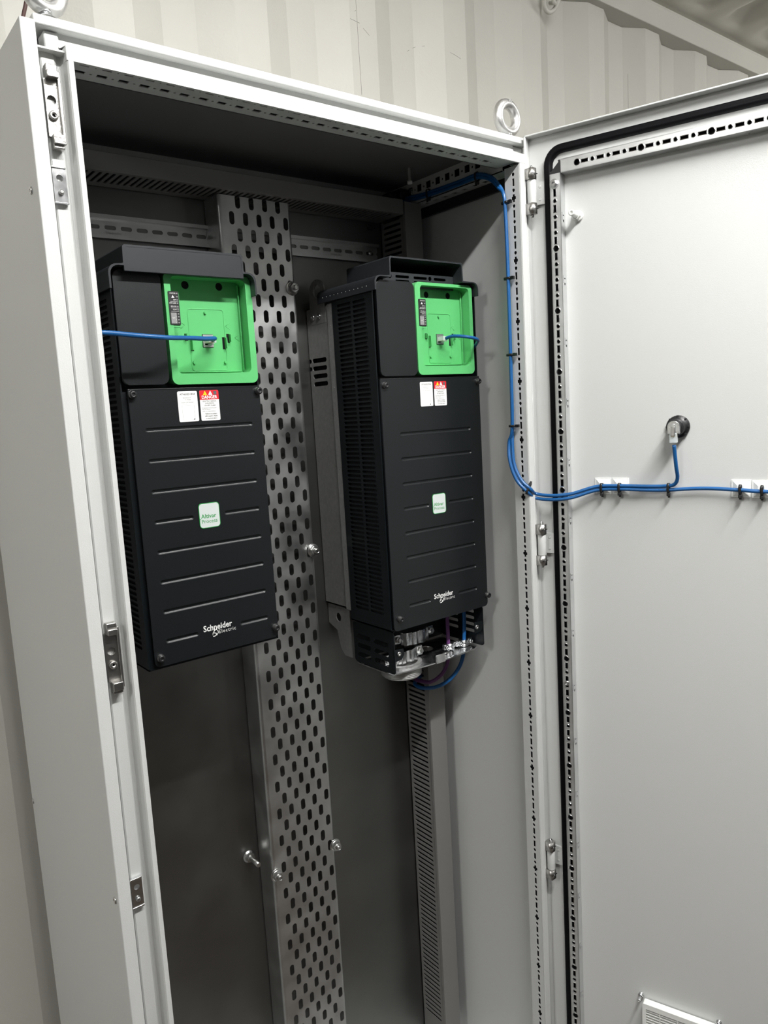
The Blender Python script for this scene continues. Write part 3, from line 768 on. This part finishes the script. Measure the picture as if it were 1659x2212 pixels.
    for k, t in enumerate(('Failure to comply', 'will result in death', 'or serious injury')): mb.text(t, .0025, (dx+W/2+.0008, yy, lz-.0318-.0031*k), FXZ, 'ink', 'CENTER', .006)
    mb.build('danger_label', fc)
    # badge
    bx, bz = p['bx'], p['rib0']-3*p['ribp']+.0002; s = .0158
    mb = MB(); mb.prism(rrect(bx-s, bx+s, bz-s*1.12, bz+s*1.12, .005, 5), .0008, (0, Y-.0008, 0), FXZ, 'greenink', .0002)
    mb.prism(rrect(bx-s+.0009, bx+s-.0009, bz-s*1.12+.0009, bz+s*1.12-.0009, .0043, 5), .0001, (0, Y-.0009, 0), FXZ, 'badge')
    mb.text('Altivar', .0085, (bx-s+.0028, Y-.0009, bz-.0010), FXZ, 'greenink', 'LEFT', .012); mb.text('Process', .0078, (bx-s+.0028, Y-.0009, bz-.0082), FXZ, 'greenink', 'LEFT', 0)
    mb.box(bx-s+.0004, bx-s+.0024, Y-.0012, Y-.0009, bz-.0048, bz-.0042, 'greenink')
    mb.build('badge', fc)
    # wordmark
    g0, g1 = p['lgx']; lz2 = p['rib0']-7*p['ribp']
    mb = MB(); mb.text('Schneider', .0122, (g0, Y, lz2+.0040), FXZ, 'logow', 'LEFT', .022, sx=(g1-g0)/.0560)
    mb.text('Electric', .0076, (g0+.0228, Y, lz2-.0042), FXZ, 'logow', 'LEFT', .0, space=1.18)
    cxx, czz = g0+.0178, lz2-.0045
    mb.tube([(cxx+.0026, Y-.0003, czz+.0042), (cxx-.0008, Y-.0003, czz+.0040), (cxx-.0026, Y-.0003, czz+.0010), (cxx-.0006, Y-.0003, czz-.0002), (cxx+.0014, Y-.0003, czz-.0012), (cxx-.0002, Y-.0003, czz-.0042), (cxx-.0040, Y-.0003, czz-.0044)], .00062, 'logow', 6, 4)
    mb.tube([(cxx+.0034, Y-.0003, czz+.0030), (cxx+.0042, Y-.0003, czz-.0004), (cxx+.0014, Y-.0003, czz-.0040)], .00055, 'logow', 6, 4)
    mb.tube([(cxx-.0046, Y-.0003, czz-.0026), (cxx-.0034, Y-.0003, czz+.0010)], .00055, 'logow', 6, 2)
    mb.build('wordmark', fc)
    return r, hsk

Ld = dict(xl=-.650, xr=-.4470, zb=-.668, big=False, closed=True, capy=.085, capb=-.1620, step=-.1315,
    cap=(-.6568, -.6368, -.4672, -.4489, -.1099, -.1332, -.1646), blank=(-.6475, -.5845, -.2845, -.1385), green=(-.5800, -.4500, -.2853, -.1372), gin=(-.5712, -.4596, -.2706, -.1425),
    sock=(-.5137, -.2248), led=(-.5760, -.5612, -.2062, -.1626), cover=(-.6425, -.4495, -.6655, -.2908), rib0=-.3440, ribp=.04118, ribx=(-.6248, -.4648), bx=-.5445, lgx=(-.5690, -.5176),
    scr=((-.6375, -.2968), (-.4525, -.2972), (-.6345, -.6530), (-.4540, -.6506)), lab=(-.5757, -.2945), model='ATV630D18N4', spec='18.5kW-25HP 380-480V~',
    label='black motor drive on the left with a closed hood above its green display cradle')
Rd = dict(xl=-.2285, xr=.0040, zb=-.709, big=True, closed=False, capy=.090, capb=-.1427, step=-.1190,
    cap=(-.2324, -.2008, -.0364, .0000, -.0903, -.1205, -.1446), blank=(-.2232, -.1438, -.2808, -.1270), green=(-.1415, -.0078, -.2798, -.1260), gin=(-.1300, -.0158, -.2650, -.1310),
    sock=(-.0705, -.2177), led=(-.1353, -.1190, -.1983, -.1541), cover=(-.2255, .0020, -.7113, -.2856), rib0=-.3772, ribp=.04222, ribx=(-.1903, -.0248), bx=-.1097, lgx=(-.1320, -.0788),
    scr=((-.2172, -.2955), (-.0030, -.2935), (-.2125, -.6912), (.0005, -.6908)), lab=(-.1408, -.2920), model='ATV630D37N4', spec='37kW-50HP 380-480V~',
    label='black motor drive on the right with an open hood and a cable gland box below')
DL, HSL = drive(Ld)
DR, HSR = drive(Rd)
# gland box under the right drive
gb = empty('gland_box', (0, 0, 0)); gb.parent = DR; gb.matrix_basis = relm(DR).inverted() @ relm(gb)
H = []
def louv(y0, y1, z, h=.0062): return [(y0, z+h/2), (y0, z-h/2), (y0+.003, z-h), (y1-.002, z-h), (y1, z-h/2), (y1-.006, z+h/2)]
for q in range(3):
    H.append(louv(.1745, .2160, -.7395-.0172*q)); H.append(louv(.1225, .1655, -.7395-.0172*q))
mb = MB()
mb.sheet(rrect(.1060, .2240, -.7905, -.7150, .006, 4), H, .0015, (-.2225, 0, 0), FYZ, 'side')
Hr = [slot(.145, -.727-.013*q, .032, .0065, 3) for q in range(4)]+[slot(.190, -.727-.013*q, .032, .0065, 3) for q in range(4)]
mb.sheet(rrect(.1060, .2240, -.7905, -.7125, .006, 4), Hr, .0015, (-.0040, 0, 0), FYZr, 'side')
mb.box(-.221, -.006, .222, .2240, -.7905, -.7125, 'side')
mb.prism(arcp(-.2165, .0, .0, 0, 1, 1)[:0] or [(-.2225, -.7150), (-.2200, -.7125), (-.2150, -.7112), (-.2100, -.7112), (-.2100, -.7120), (-.2180, -.7135), (-.2215, -.7160)], .116, (0, .107, 0), FXZ, 'side')
for x0, x1, zc in ((-.2225, -.2000, -.7560), (-.0270, -.0045, -.7495)):
    mb.prism([(x0, zc-.012), (x1-.006, zc-.010), (x1, zc-.002), (x1-.002, zc+.008), (x0, zc+.010)], .0015, (0, .1065, 0), FXZ, 'side')
mb.build('housing', gb)
for x, z in ((-.2125, -.7545), (-.0225, -.7495)):
    mb = MB(); mb.lathe([(.0040, 0), (.0040, .0022), (.0022, .0026), (.0020, .0010)], (x, .1065, z), (0, -1, 0), 'steel', 14); mb.build('screw', gb)
mb = MB()
pl_ = [(-.2200, .118), (-.150, .112), (-.120, .110), (-.060, .112), (-.020, .116), (-.006, .124), (-.004, .135), (-.012, .150), (-.012, .221), (-.2200, .221)]
mb.sheet(pl_, [circ(-.1690, .1560, .0335, 28), circ(-.085, .185, .016, 20)], .0022, (0, 0, -.7960), FXY, 'zinc')
mb.box(-.125, -.103, .108, .1105, -.7965, -.7800, 'zinc', .0008)
mb.build('bottom_plate', gb)
mb = MB(); R0 = .0345
pf = [(R0-.004, .006), (R0+.004, .006), (R0+.004, .001)]
for k in range(6): pf += [(R0+.0030, -.001-.003*k), (R0+.0008, -.0025-.003*k)]
pf += [(R0-.001, -.0200), (R0-.004, -.0200), (R0-.004, .006)]
mb.lathe([(a, b) for a, b in pf], (-.1690, .1560, -.7955), (0, 0, 1), 'cast', 40, False, cap0=False, cap1=False); mb.build('threaded_ring', gb)
def clamp(cx, cy, z, w, nm='cable_clamp'):
    mb = MB(); i = mb.mi('zinc')
    # bent strap with flutes
    n = 26; A = []; 
    for k in range(n+1):
        t = PI*(.06+.88*k/n); rr = w*(1+.05*(1 if (k//3) % 2 else -1))
        A.append((cx-rr*math.cos(t), cy-.55*rr*math.sin(t)))
    a0 = [mb.bm.verts.new((p[0], p[1], z)) for p in A]; a1 = [mb.bm.verts.new((p[0], p[1], z+.024)) for p in A]
    b0 = [mb.bm.verts.new((p[0], p[1]+.0016, z)) for p in A]; b1 = [mb.bm.verts.new((p[0], p[1]+.0016, z+.024)) for p in A]
    for k in range(n):
        for q in ((a0, a1), (b0, b1), (a0, b0), (a1, b1)): mb.face([q[0][k], q[0][k+1], q[1][k+1], q[1][k]], i, False)
    mb.box(cx+w-.002, cx+w+.014, cy-.004, cy+.000, z+.004, z+.022, 'zinc', .001); mb.box(cx-w-.014, cx-w+.002, cy-.004, cy, z+.004, z+.022, 'zinc', .001)
    for s in (1, -1): mb.lathe([(.0062, 0), (.0062, .0035), (.0040, .0045), (.0040, .007)], (cx+s*(w+.007), cy-.004, z+.013), (0, -1, 0), 'steel', 6, False)
    return mb.build(nm, gb)
clamp(-.1690, .1500, -.7900, .030); clamp(-.1050, .1950, -.7760, .034)
def small_clamp(cx, cy, z):
    mb = MB()
    mb.lathe([(.0095, 0), (.0100, .002), (.0100, .004), (.0080, .0045), (.0080, .010), (.0092, .011), (.0092, .013)], (cx, cy, z), (0, 0, 1), 'zinc', 18)
    for s in (1, -1):
        mb.box(cx+s*.012-.005, cx+s*.012+.005, cy-.006, cy+.001, z+.003, z+.013, 'zinc', .001)
        mb.lathe([(.0044, 0), (.0044, .004), (.0030, .005), (.0016, .005), (.0016, .003)], (cx+s*.0125, cy-.006, z+.008), (0, -1, 0), 'zinc', 12)
    mb.build('cable_clamp', gb)
small_clamp(-.0560, .1480, -.7940); small_clamp(-.0245, .1420, -.7930)
mb = MB()
for k in range(3): mb.lathe([(.006-.001*k, 0), (.0065, .004), (.004, .008)], (-.098+.011*k, .118+.003*k, -.7940), (.2, -.3, 1), 'zinc', 9, False)
mb.tube([(-.108, .120, -.792), (-.100, .114, -.785), (-.088, .116, -.784), (-.078, .121, -.790)], .0018, 'zinc', 8)
mb.build('cable_clamp', gb)

# ------------------------------------------------------------------ cables
def cable(name, pts, r, m, label, cat, group=None, seg=12, base=None):
    b = Vector(base or pts[0])
    e = empty(name, b, label=label, cat=cat, group=group)
    mb = MB(); mb.tube(pts, r, m, seg, 8); mb.build('jacket', e)
    return e
def plug(e, p, d, up, drop):
    """clear modular plug: p = nose, d = direction away from the socket"""
    p = Vector(p); d = Vector(d).normalized(); up = Vector(up).normalized(); s = d.cross(up)
    W = Matrix(((s.x, d.x, up.x, p.x), (s.y, d.y, up.y, p.y), (s.z, d.z, up.z, p.z), (0, 0, 0, 1)))
    mb = MB(); mb.box(-.0056, .0056, 0, .0150, -.0040, .0040, 'clear', .0006)
    mb.box(-.0050, .0050, .0004, .0060, -.0034, -.0020, 'gold'); mb.box(-.0028, .0028, .004, .0150, -.0058, -.0050, 'clear', .0003)
    for v in mb.bm.verts: v.co = W @ v.co
    mb.build('plug', e)
sx, sz = Ld['sock']
pL = [(sx, .103, sz), (sx-.002, .096, sz+.0005), (sx-.008, .083, sz-.0005), (-.540, .074, -.2268), (-.5640, .066, -.2270), (-.6010, .052, -.2285), (-.6392, .050, -.2267), (-.6900, .050, -.2240), (-.7020, .085, -.2290), (-.7060, .150, -.2400), (-.7060, .230, -.2500)]
e = cable('network_cable', pL, .0031, 'blue', 'blue network cable plugged into the green cradle of the left drive', 'network cable', base=(sx, .103, sz))
plug(e, (sx, .1190, sz), (0, -1, 0), (0, 0, 1), 0)
sx, sz = Rd['sock']
pR = [(sx, .103, sz), (sx+.002, .092, sz+.0020), (sx+.006, .078, sz+.001), (-.0560, .0660, -.2190), (-.0380, .0650, -.2215), (-.0240, .0720, -.2240), (-.0120, .0860, -.2265), (-.0005, .105, -.232), (.0125, .140, -.245), (.0200, .200, -.265), (.0200, .26, -.30)]
e = cable('network_cable', pR, .0029, 'blue', 'short blue network cable plugged into the green cradle of the right drive', 'network cable', base=(sx, .103, sz))
plug(e, (sx, .1190, sz), (0, -1, 0), (0, 0, 1), 0)
def D(d, z, h): return tuple(dw(d, z, h))
com = [(-.009, .29, .063), (-.009, .2595, .0618), (-.009, .2066, .0572), (-.009, .1500, .0557), (-.010, .1087, .0549), (-.010, .0691, .0546), (-.0085, .0425, .0438), (-.007, .0262, .0270), (-.0055, .0170, .0080), (-.005, .0145, -.030), (-.005, .0135, -.1263), (-.005, .0140, -.257), (-.005, .0155, -.3753)]
b1 = com+[(-.0070, .0150, -.4050), (-.0100, .0100, -.4400), (-.0085, -.0030, -.4680), (-.0010, -.0180, -.4850), tuple(dw(-.045, -.4950, .024)), D(-.0155, -.4975, .0262), D(.0176, -.4945, .0230), D(.0579, -.4830, .0125), D(.0966, -.4815, .0115), D(.1413, -.4822, .0100), D(.1660, -.4818, .0095), D(.1820, -.4790, .0120), D(.1885, -.4680, .0160), D(.1885, -.4480, .0250), D(.1870, -.4150, .0320)]
e = cable('network_cable', b1, .0030, 'blue', 'blue network cable along the cabinet edge ending at the round black door coupler', 'network cable', base=b1[0])
plug(e, dw(.1868, -.3960, .0335), (0, 0, -1), tuple(-DN), 0)
com2 = [(p[0]-(.0005 if k < 8 else .0042), p[1]-.0036 if k > 7 else p[1], p[2]-.0050 if k < 8 else p[2]) for k, p in enumerate(com)]
b2 = com2+[(-.0095, .0200, -.4030), (-.0150, .0150, -.4350), (-.0130, .0030, -.4680), (-.0040, -.0140, -.4900), tuple(dw(-.047, -.5020, .024)), D(-.0157, -.5045, .0262), D(.0177, -.5010, .0230), D(.0577, -.4892, .0125), D(.0966, -.4870, .0115), D(.1413, -.4882, .0100), D(.1702, -.4880, .0090), D(.2259, -.4850, .0085), D(.2789, -.4868, .0105), D(.3164, -.4888, .0105), D(.45, -.489, .0085)]
cable('network_cable', b2, .0030, 'blue', 'blue network cable running on across the open door to the right', 'network cable', base=b2[0])
pu = [(-.0560, .150, -.690), (-.0560, .150, -.7400), (-.0580, .1485, -.7900), (-.0600, .1500, -.8180), (-.0690, .1560, -.8400), (-.0850, .1700, -.8560), (-.0900, .1950, -.8600), (-.0800, .2250, -.8660), (-.0500, .2520, -.8720), (-.030, .262, -.875)]
cable('control_cable', pu, .0036, 'purple', 'purple cable looping out of the gland box below the right drive', 'control cable')
bl = [(-.0185, .1430, -.690), (-.0185, .1430, -.7400), (-.0230, .1420, -.7900), (-.0240, .1450, -.8150), (-.0330, .1500, -.8390), (-.0500, .1600, -.8600), (-.0700, .1750, -.8720), (-.0850, .1980, -.8760), (-.0820, .2250, -.8760), (-.0550, .2500, -.8790), (-.030, .262, -.880)]
cable('control_cable', bl, .0037, 'blue', 'thicker blue cable looping out of the gland box below the right drive', 'control cable')
cable('loose_wire', [(-.7000, .10, .30), (-.7110, .10, .175), (-.7155, .10, .155), (-.7205, .104, .135), (-.7240, .112, .102)], .0022, 'wire', 'thin dark red wire hanging down to the left roof corner', 'wire')

# ------------------------------------------------------------------ cable ties
def make_tie(label, group, w, h, loc, rotm):
    """band round a bundle of w x h in local x-z, long axis of the bundle = local y; head on +z... """
    r = bpy.data.objects.new('cable_tie', None); r.empty_display_size = .01; COL.objects.link(r)
    place(r, None, (0, 0, 0)); tag(r, label, 'cable tie', group)
    mb = MB(); i = mb.mi('black'); P = rrect(-w/2, w/2, -h/2, h/2, min(w, h)/2*.98, 5); t = .0009; b = .0019
    n = len(P); R = []
    for k in range(n):
        p = Vector(P[k]); l = p.length; q = p+p.normalized()*t
        R.append([mb.bm.verts.new((p.x, -b, p.y)), mb.bm.verts.new((q.x, -b, q.y)), mb.bm.verts.new((q.x, b, q.y)), mb.bm.verts.new((p.x, b, p.y))])
    for k in range(n):
        a = R[k]; c = R[(k+1) % n]
        for q in range(4): mb.face([a[q], a[(q+1) % 4], c[(q+1) % 4], c[q]], i, True)
    mb.build('band', r)
    mb = MB(); mb.box(-.0032, .0032, -.0026, .0026, -h/2-.0052, -h/2-.0002, 'black', .0007); mb.box(-.0036, -.0026, -.0018, .0018, -h/2-.0080, -h/2, 'black'); mb.build('head', r)
    place(r, None, loc, rotm)
    return r
def frame_m(x, y, z):
    x = Vector(x).normalized(); y = Vector(y).normalized(); z = Vector(z).normalized()
    return Matrix(((x.x, y.x, z.x, 0), (x.y, y.y, z.y, 0), (x.z, y.z, z.z, 0), (0, 0, 0, 1)))
UP = Vector((0, 0, 1)); XX = Vector((1, 0, 0)); YY = Vector((0, 1, 0))
GT = 'cable ties on the cabinet frame'; GD = 'cable ties on the door'
# top rail: bundle runs along Y
mtop = frame_m(XX, YY, XX.cross(YY))
t0 = make_tie('black cable tie on the top rail, the one at the back', GT, .0085, .0150, (-.0092, .1987, .0552), mtop)
def tie(label, group, loc, m):
    c = dup(t0, None, loc, m); c['label'] = label; c['group'] = group; return c
tie('black cable tie on the top rail, the one nearer the front corner', GT, (-.0092, .0735, .0518), mtop)
# vertical strip: bundle along z, wide axis along Y
lab = ('black cable tie topmost on the cables down the right frame edge', 'black cable tie level with the tops of both green cradles, on the frame-edge cables',
       'black cable tie on the frame-edge cables, a little below the right drive network socket', 'black cable tie on the frame-edge cables beside the upper ribs of the right drive')
for (z, l) in zip((-.0053, -.1277, -.2544, -.3755), lab):
    m = frame_m(Vector((0, 0, 1)).cross(YY)*-1, UP, YY)
    m = frame_m(XX, UP, XX.cross(UP))      # head points to +y or -y
    c = tie(l, GT, (-.0052, .0165, z), frame_m(-XX, UP, (-XX).cross(UP)))
    mm = frame_m(YY, UP, YY.cross(UP)); REL[c.name] = Matrix.Translation(Vector((-.0052, .0165, z))) @ frame_m(-YY, UP, (-YY).cross(UP))
    q = Matrix.Translation(Vector((-.0072, .0120, z))) @ frame_m(YY, -UP, YY.cross(-UP)) @ Matrix.Rotation(PI/2, 4, 'Y')
    c.matrix_basis = q; REL[c.name] = q
c = tie('black cable tie where the two cables leave the frame for the door', GT, (0, 0, 0), Matrix())
q = Matrix.Translation(Vector((-.0030, -.0135, -.4860))) @ frame_m(Vector((-.35, .2, -.9)), Vector((.45, -.65, -.35)), Vector((-.35, .2, -.9)).cross(Vector((.45, -.65, -.35)))) @ Matrix.Rotation(PI/2, 4, 'Y')
c.matrix_basis = q; REL[c.name] = q
# door ties: bundle along DX, wide axis z
dl_ = ('black cable tie on the left white pad of the pair beside the door rail', 'black cable tie on the right white pad of the pair beside the door rail', 'black cable tie under the round coupler, with no white pad behind it',
       'black cable tie on the nearer-to-hinge pad of the pair at the right picture edge', 'black cable tie at the far right edge of the picture')
for (d, z, h, l) in zip((.0668, .0960, .1735, .2785, .3085), (-.4853, -.4848, -.4850, -.4862, -.4872), (.0118, .0112, .0092, .0105, .0105), dl_):
    q = Matrix.Translation(dw(d, z, h)) @ frame_m(-DN, DX, (-DN).cross(DX))
    c = tie(l, GD, (0, 0, 0), Matrix())
    # local z must point up so that the head sits below the cables
    m = frame_m(DX.cross(UP), DX, (DX.cross(UP)).cross(DX)); 
    if m[2][2] < 0: m = frame_m(-DX.cross(UP), DX, (-DX.cross(UP)).cross(DX))
    q = Matrix.Translation(dw(d, z, h+.0006)) @ m; c.matrix_basis = q; REL[c.name] = q
# white adhesive mounts
def pad(d, z, label, group='white adhesive pads on the door'):
    mb = MB(); i = mb.mi('white'); w = .0138
    mb.box(-w, w, -.0018, 0, -w, w, 'white', .0006)
    a = [mb.bm.verts.new(p) for p in ((-w*.86, -.0018, -w*.86), (w*.86, -.0018, -w*.86), (w*.86, -.0018, w*.86), (-w*.86, -.0018, w*.86))]
    b = [mb.bm.verts.new(p) for p in ((-w*.36, -.0066, -w*.40), (w*.36, -.0066, -w*.40), (w*.36, -.0066, w*.40), (-w*.36, -.0066, w*.40))]
    for k in range(4): mb.face([a[k], a[(k+1) % 4], b[(k+1) % 4], b[k]], i)
    mb.face(b, i)
    o = mb.build('adhesive_cable_mount', None, dw(d, z, 0), DA)
    return tag(o, label, 'cable mount', group)
p0 = pad(.0662, -.4832, 'white square cable mount on the door, nearest the door rail')
for d, z, l in ((.0950, -.4832, 'white square cable mount on the door, right half of the pair below the coupler'), (.2785, -.4855, 'white square cable mount left of the one cut by the right picture edge'), (.3075, -.4865, 'white square cable mount cut by the right picture edge')):
    c = dup(p0, None, dw(d, z, 0), DA); c['label'] = l; c['group'] = 'white adhesive pads on the door'
# round coupler on the door
cp = empty('network_coupler', dw(.1870, -.3878, 0), DA, label='round black coupler with a silver network socket on the inside of the door', cat='network coupler')
mb = MB(); C0 = Vector((.1870, 0, -.3878)); n = (0, -1, 0)
mb.lathe([(.0178, 0), (.0178, .0050), (.0165, .0062), (.0130, .0064), (.0130, .0225), (.0120, .0235)], C0, n, 'black', 36)
for k in range(8):
    t = 2*PI*k/8; mb.box(C0.x+.0165*math.cos(t)-.0016, C0.x+.0165*math.cos(t)+.0016, -.0066, -.002, C0.z+.0165*math.sin(t)-.0016, C0.z+.0165*math.sin(t)+.0016, 'black', .0004)
mb.build('threaded_collar', cp, DO, DA)
mb = MB(); a = rrect(-.0088, .0088, -.0092, .0105, .0085, 6, (0, 0, 1, 1))
mb.prism([(C0.x+p[0], C0.z+p[1]) for p in a], .014, (0, -.0370, 0), FXZ, 'zinc', .0005)
mb.build('socket_body', cp, DO, DA)
mb = MB(); mb.box(C0.x-.0032, C0.x+.0032, -.0400, -.0368, C0.z-.0125, C0.z+.0020, 'steel', .0008); mb.lathe([(.0035, 0), (.003, .0025)], (C0.x, -.037, C0.z+.003), (0, -1, 0), 'zinc', 12)
mb.build('latch', cp, DO, DA)
# ventilation grille at the foot of the door
vg = empty('ventilation_grille', dw(.1845, -1.478, 0), DA, label='white louvred ventilation grille low on the door, cut by the bottom of the picture', cat='ventilation grille')
v0, v1, z1, z0 = .1240, .2450, -1.4145, -1.5355
mb = MB(); mb.sheet(rrect(v0, v1, z0, z1, .003, 3), [rect(v0+.0065, v1-.0065, z0+.0095, z1-.0095)], .014, (0, -.016, 0), FXZ, 'white')
mb.box(v0+.004, v1-.004, -.004, -.002, z0+.004, z1-.004, 'duct')
for k in range(1, 4): x = v0+(v1-v0)*k/4; mb.box(x-.0009, x+.0009, -.0155, -.006, z0+.009, z1-.009, 'white')
mb.build('frame', vg, DO, DA)
mb = MB(); z = z1-.0135
while z > z0+.012:
    mb.box(v0+.0065, v1-.0065, -.0150, -.0065, z-.0006, z+.0006, 'white'); z -= .0052
mb.build('louvres', vg, DO, DA)

# lashing ring on the container wall
mb = MB()
ring = [(.712+.027*math.cos(t), .480-.012*math.sin(t), .700+.030*math.sin(t)) for t in [2*PI*k/28 for k in range(28)]]
lr = empty('lashing_ring', (.712, .495, .700), label='painted steel lashing ring on the corrugated wall under the roof rail', cat='lashing ring')
mb.tube(ring, .0058, 'wall', 12, 0, closed=True); mb.build('ring', lr)
mb = MB(); mb.tube([(.700, .505, .735), (.700, .482, .722), (.703, .470, .700), (.712, .472, .684), (.726, .480, .690), (.730, .500, .700)], .0050, 'wall', 10, 5); mb.build('bracket', lr)
# small black cable holder at the end of the top rail
mb = MB(); mb.box(-.022, -.004, .262, .292, .060, .080, 'black', .003); mb.box(-.040, -.018, .272, .300, .062, .074, 'black', .004); mb.box(-.0045, -.003, .250, .262, .066, .078, 'zinc', .0005)
o = mb.build('cable_holder', None, (0, 0, 0)); 
tag(o, 'small black plastic cable holder in the dark top back corner of the cabinet', 'cable holder')

# ------------------------------------------------------------------ lamps
def lamp(x, y, L, power, label):
    t = empty('ceiling_light', (x, y, ZC-.03), label=label, cat='ceiling light', group='batten lights along the container roof')
    mb = MB(); mb.box(x-L/2, x+L/2, y-.04, y+.04, ZC-.035, ZC-.002, 'housing', .004); mb.build('housing', t)
    mb = MB(); mb.lathe([(.012, 0), (.016, .01), (.016, L-.05), (.012, L-.04)], (x-L/2+.02, y, ZC-.056), (1, 0, 0), 'led', 16); mb.build('tube', t)
    ld = bpy.data.lights.new('tube_light', 'AREA'); ld.shape = 'RECTANGLE'; ld.size = L; ld.size_y = .05; ld.energy = power; ld.color = (1, .992, .978)
    lo = bpy.data.objects.new('tube_light', ld); COL.objects.link(lo); place(lo, t, (x, y, ZC-.080))
    return t
lamp(-.30, -1.00, 1.2, 46, 'batten light on the container roof in front of the cabinet, outside the picture')
lamp(-2.9, -1.00, 1.2, 26, 'unseen batten light added far to the left to light the side panel')  # added lamp out of view, lights the left side panel
lamp(2.3, -1.00, 1.2, 24, 'unseen batten light added far to the right as fill light')  # added lamp out of view, serves as fill

w = bpy.data.worlds.new('world'); S.world = w; w.use_nodes = True
w.node_tree.nodes['Background'].inputs['Color'].default_value = (.9, .95, 1, 1); w.node_tree.nodes['Background'].inputs['Strength'].default_value = .0

# ------------------------------------------------------------------ raise everything to the floor at z = 0
for o in list(COL.objects):
    if o.parent is None:
        o.matrix_basis = Matrix.Translation((0, 0, ZO)) @ o.matrix_basis

# ------------------------------------------------------------------ camera
R = [[0.7827212, -0.6197891, -0.0566484], [-0.1275767, -0.0706924, -0.9893062], [0.6091566, 0.7815780, -0.1344031]]
cam = bpy.data.cameras.new('camera'); co = bpy.data.objects.new('camera', cam); COL.objects.link(co)
cam.sensor_fit = 'VERTICAL'; cam.sensor_height = 24; cam.lens = 24*1640.0/2212; cam.clip_start = .02
mw = Matrix(((R[0][0], -R[1][0], -R[2][0], -1.0019059), (R[0][1], -R[1][1], -R[2][1], -.8875571), (R[0][2], -R[1][2], -R[2][2], -.3334801+ZO), (0, 0, 0, 1)))
co.matrix_world = mw
S.camera = co
S.view_settings.view_transform = 'Standard'; S.view_settings.look = 'None'; S.view_settings.gamma = 1; S.view_settings.exposure = -0.10
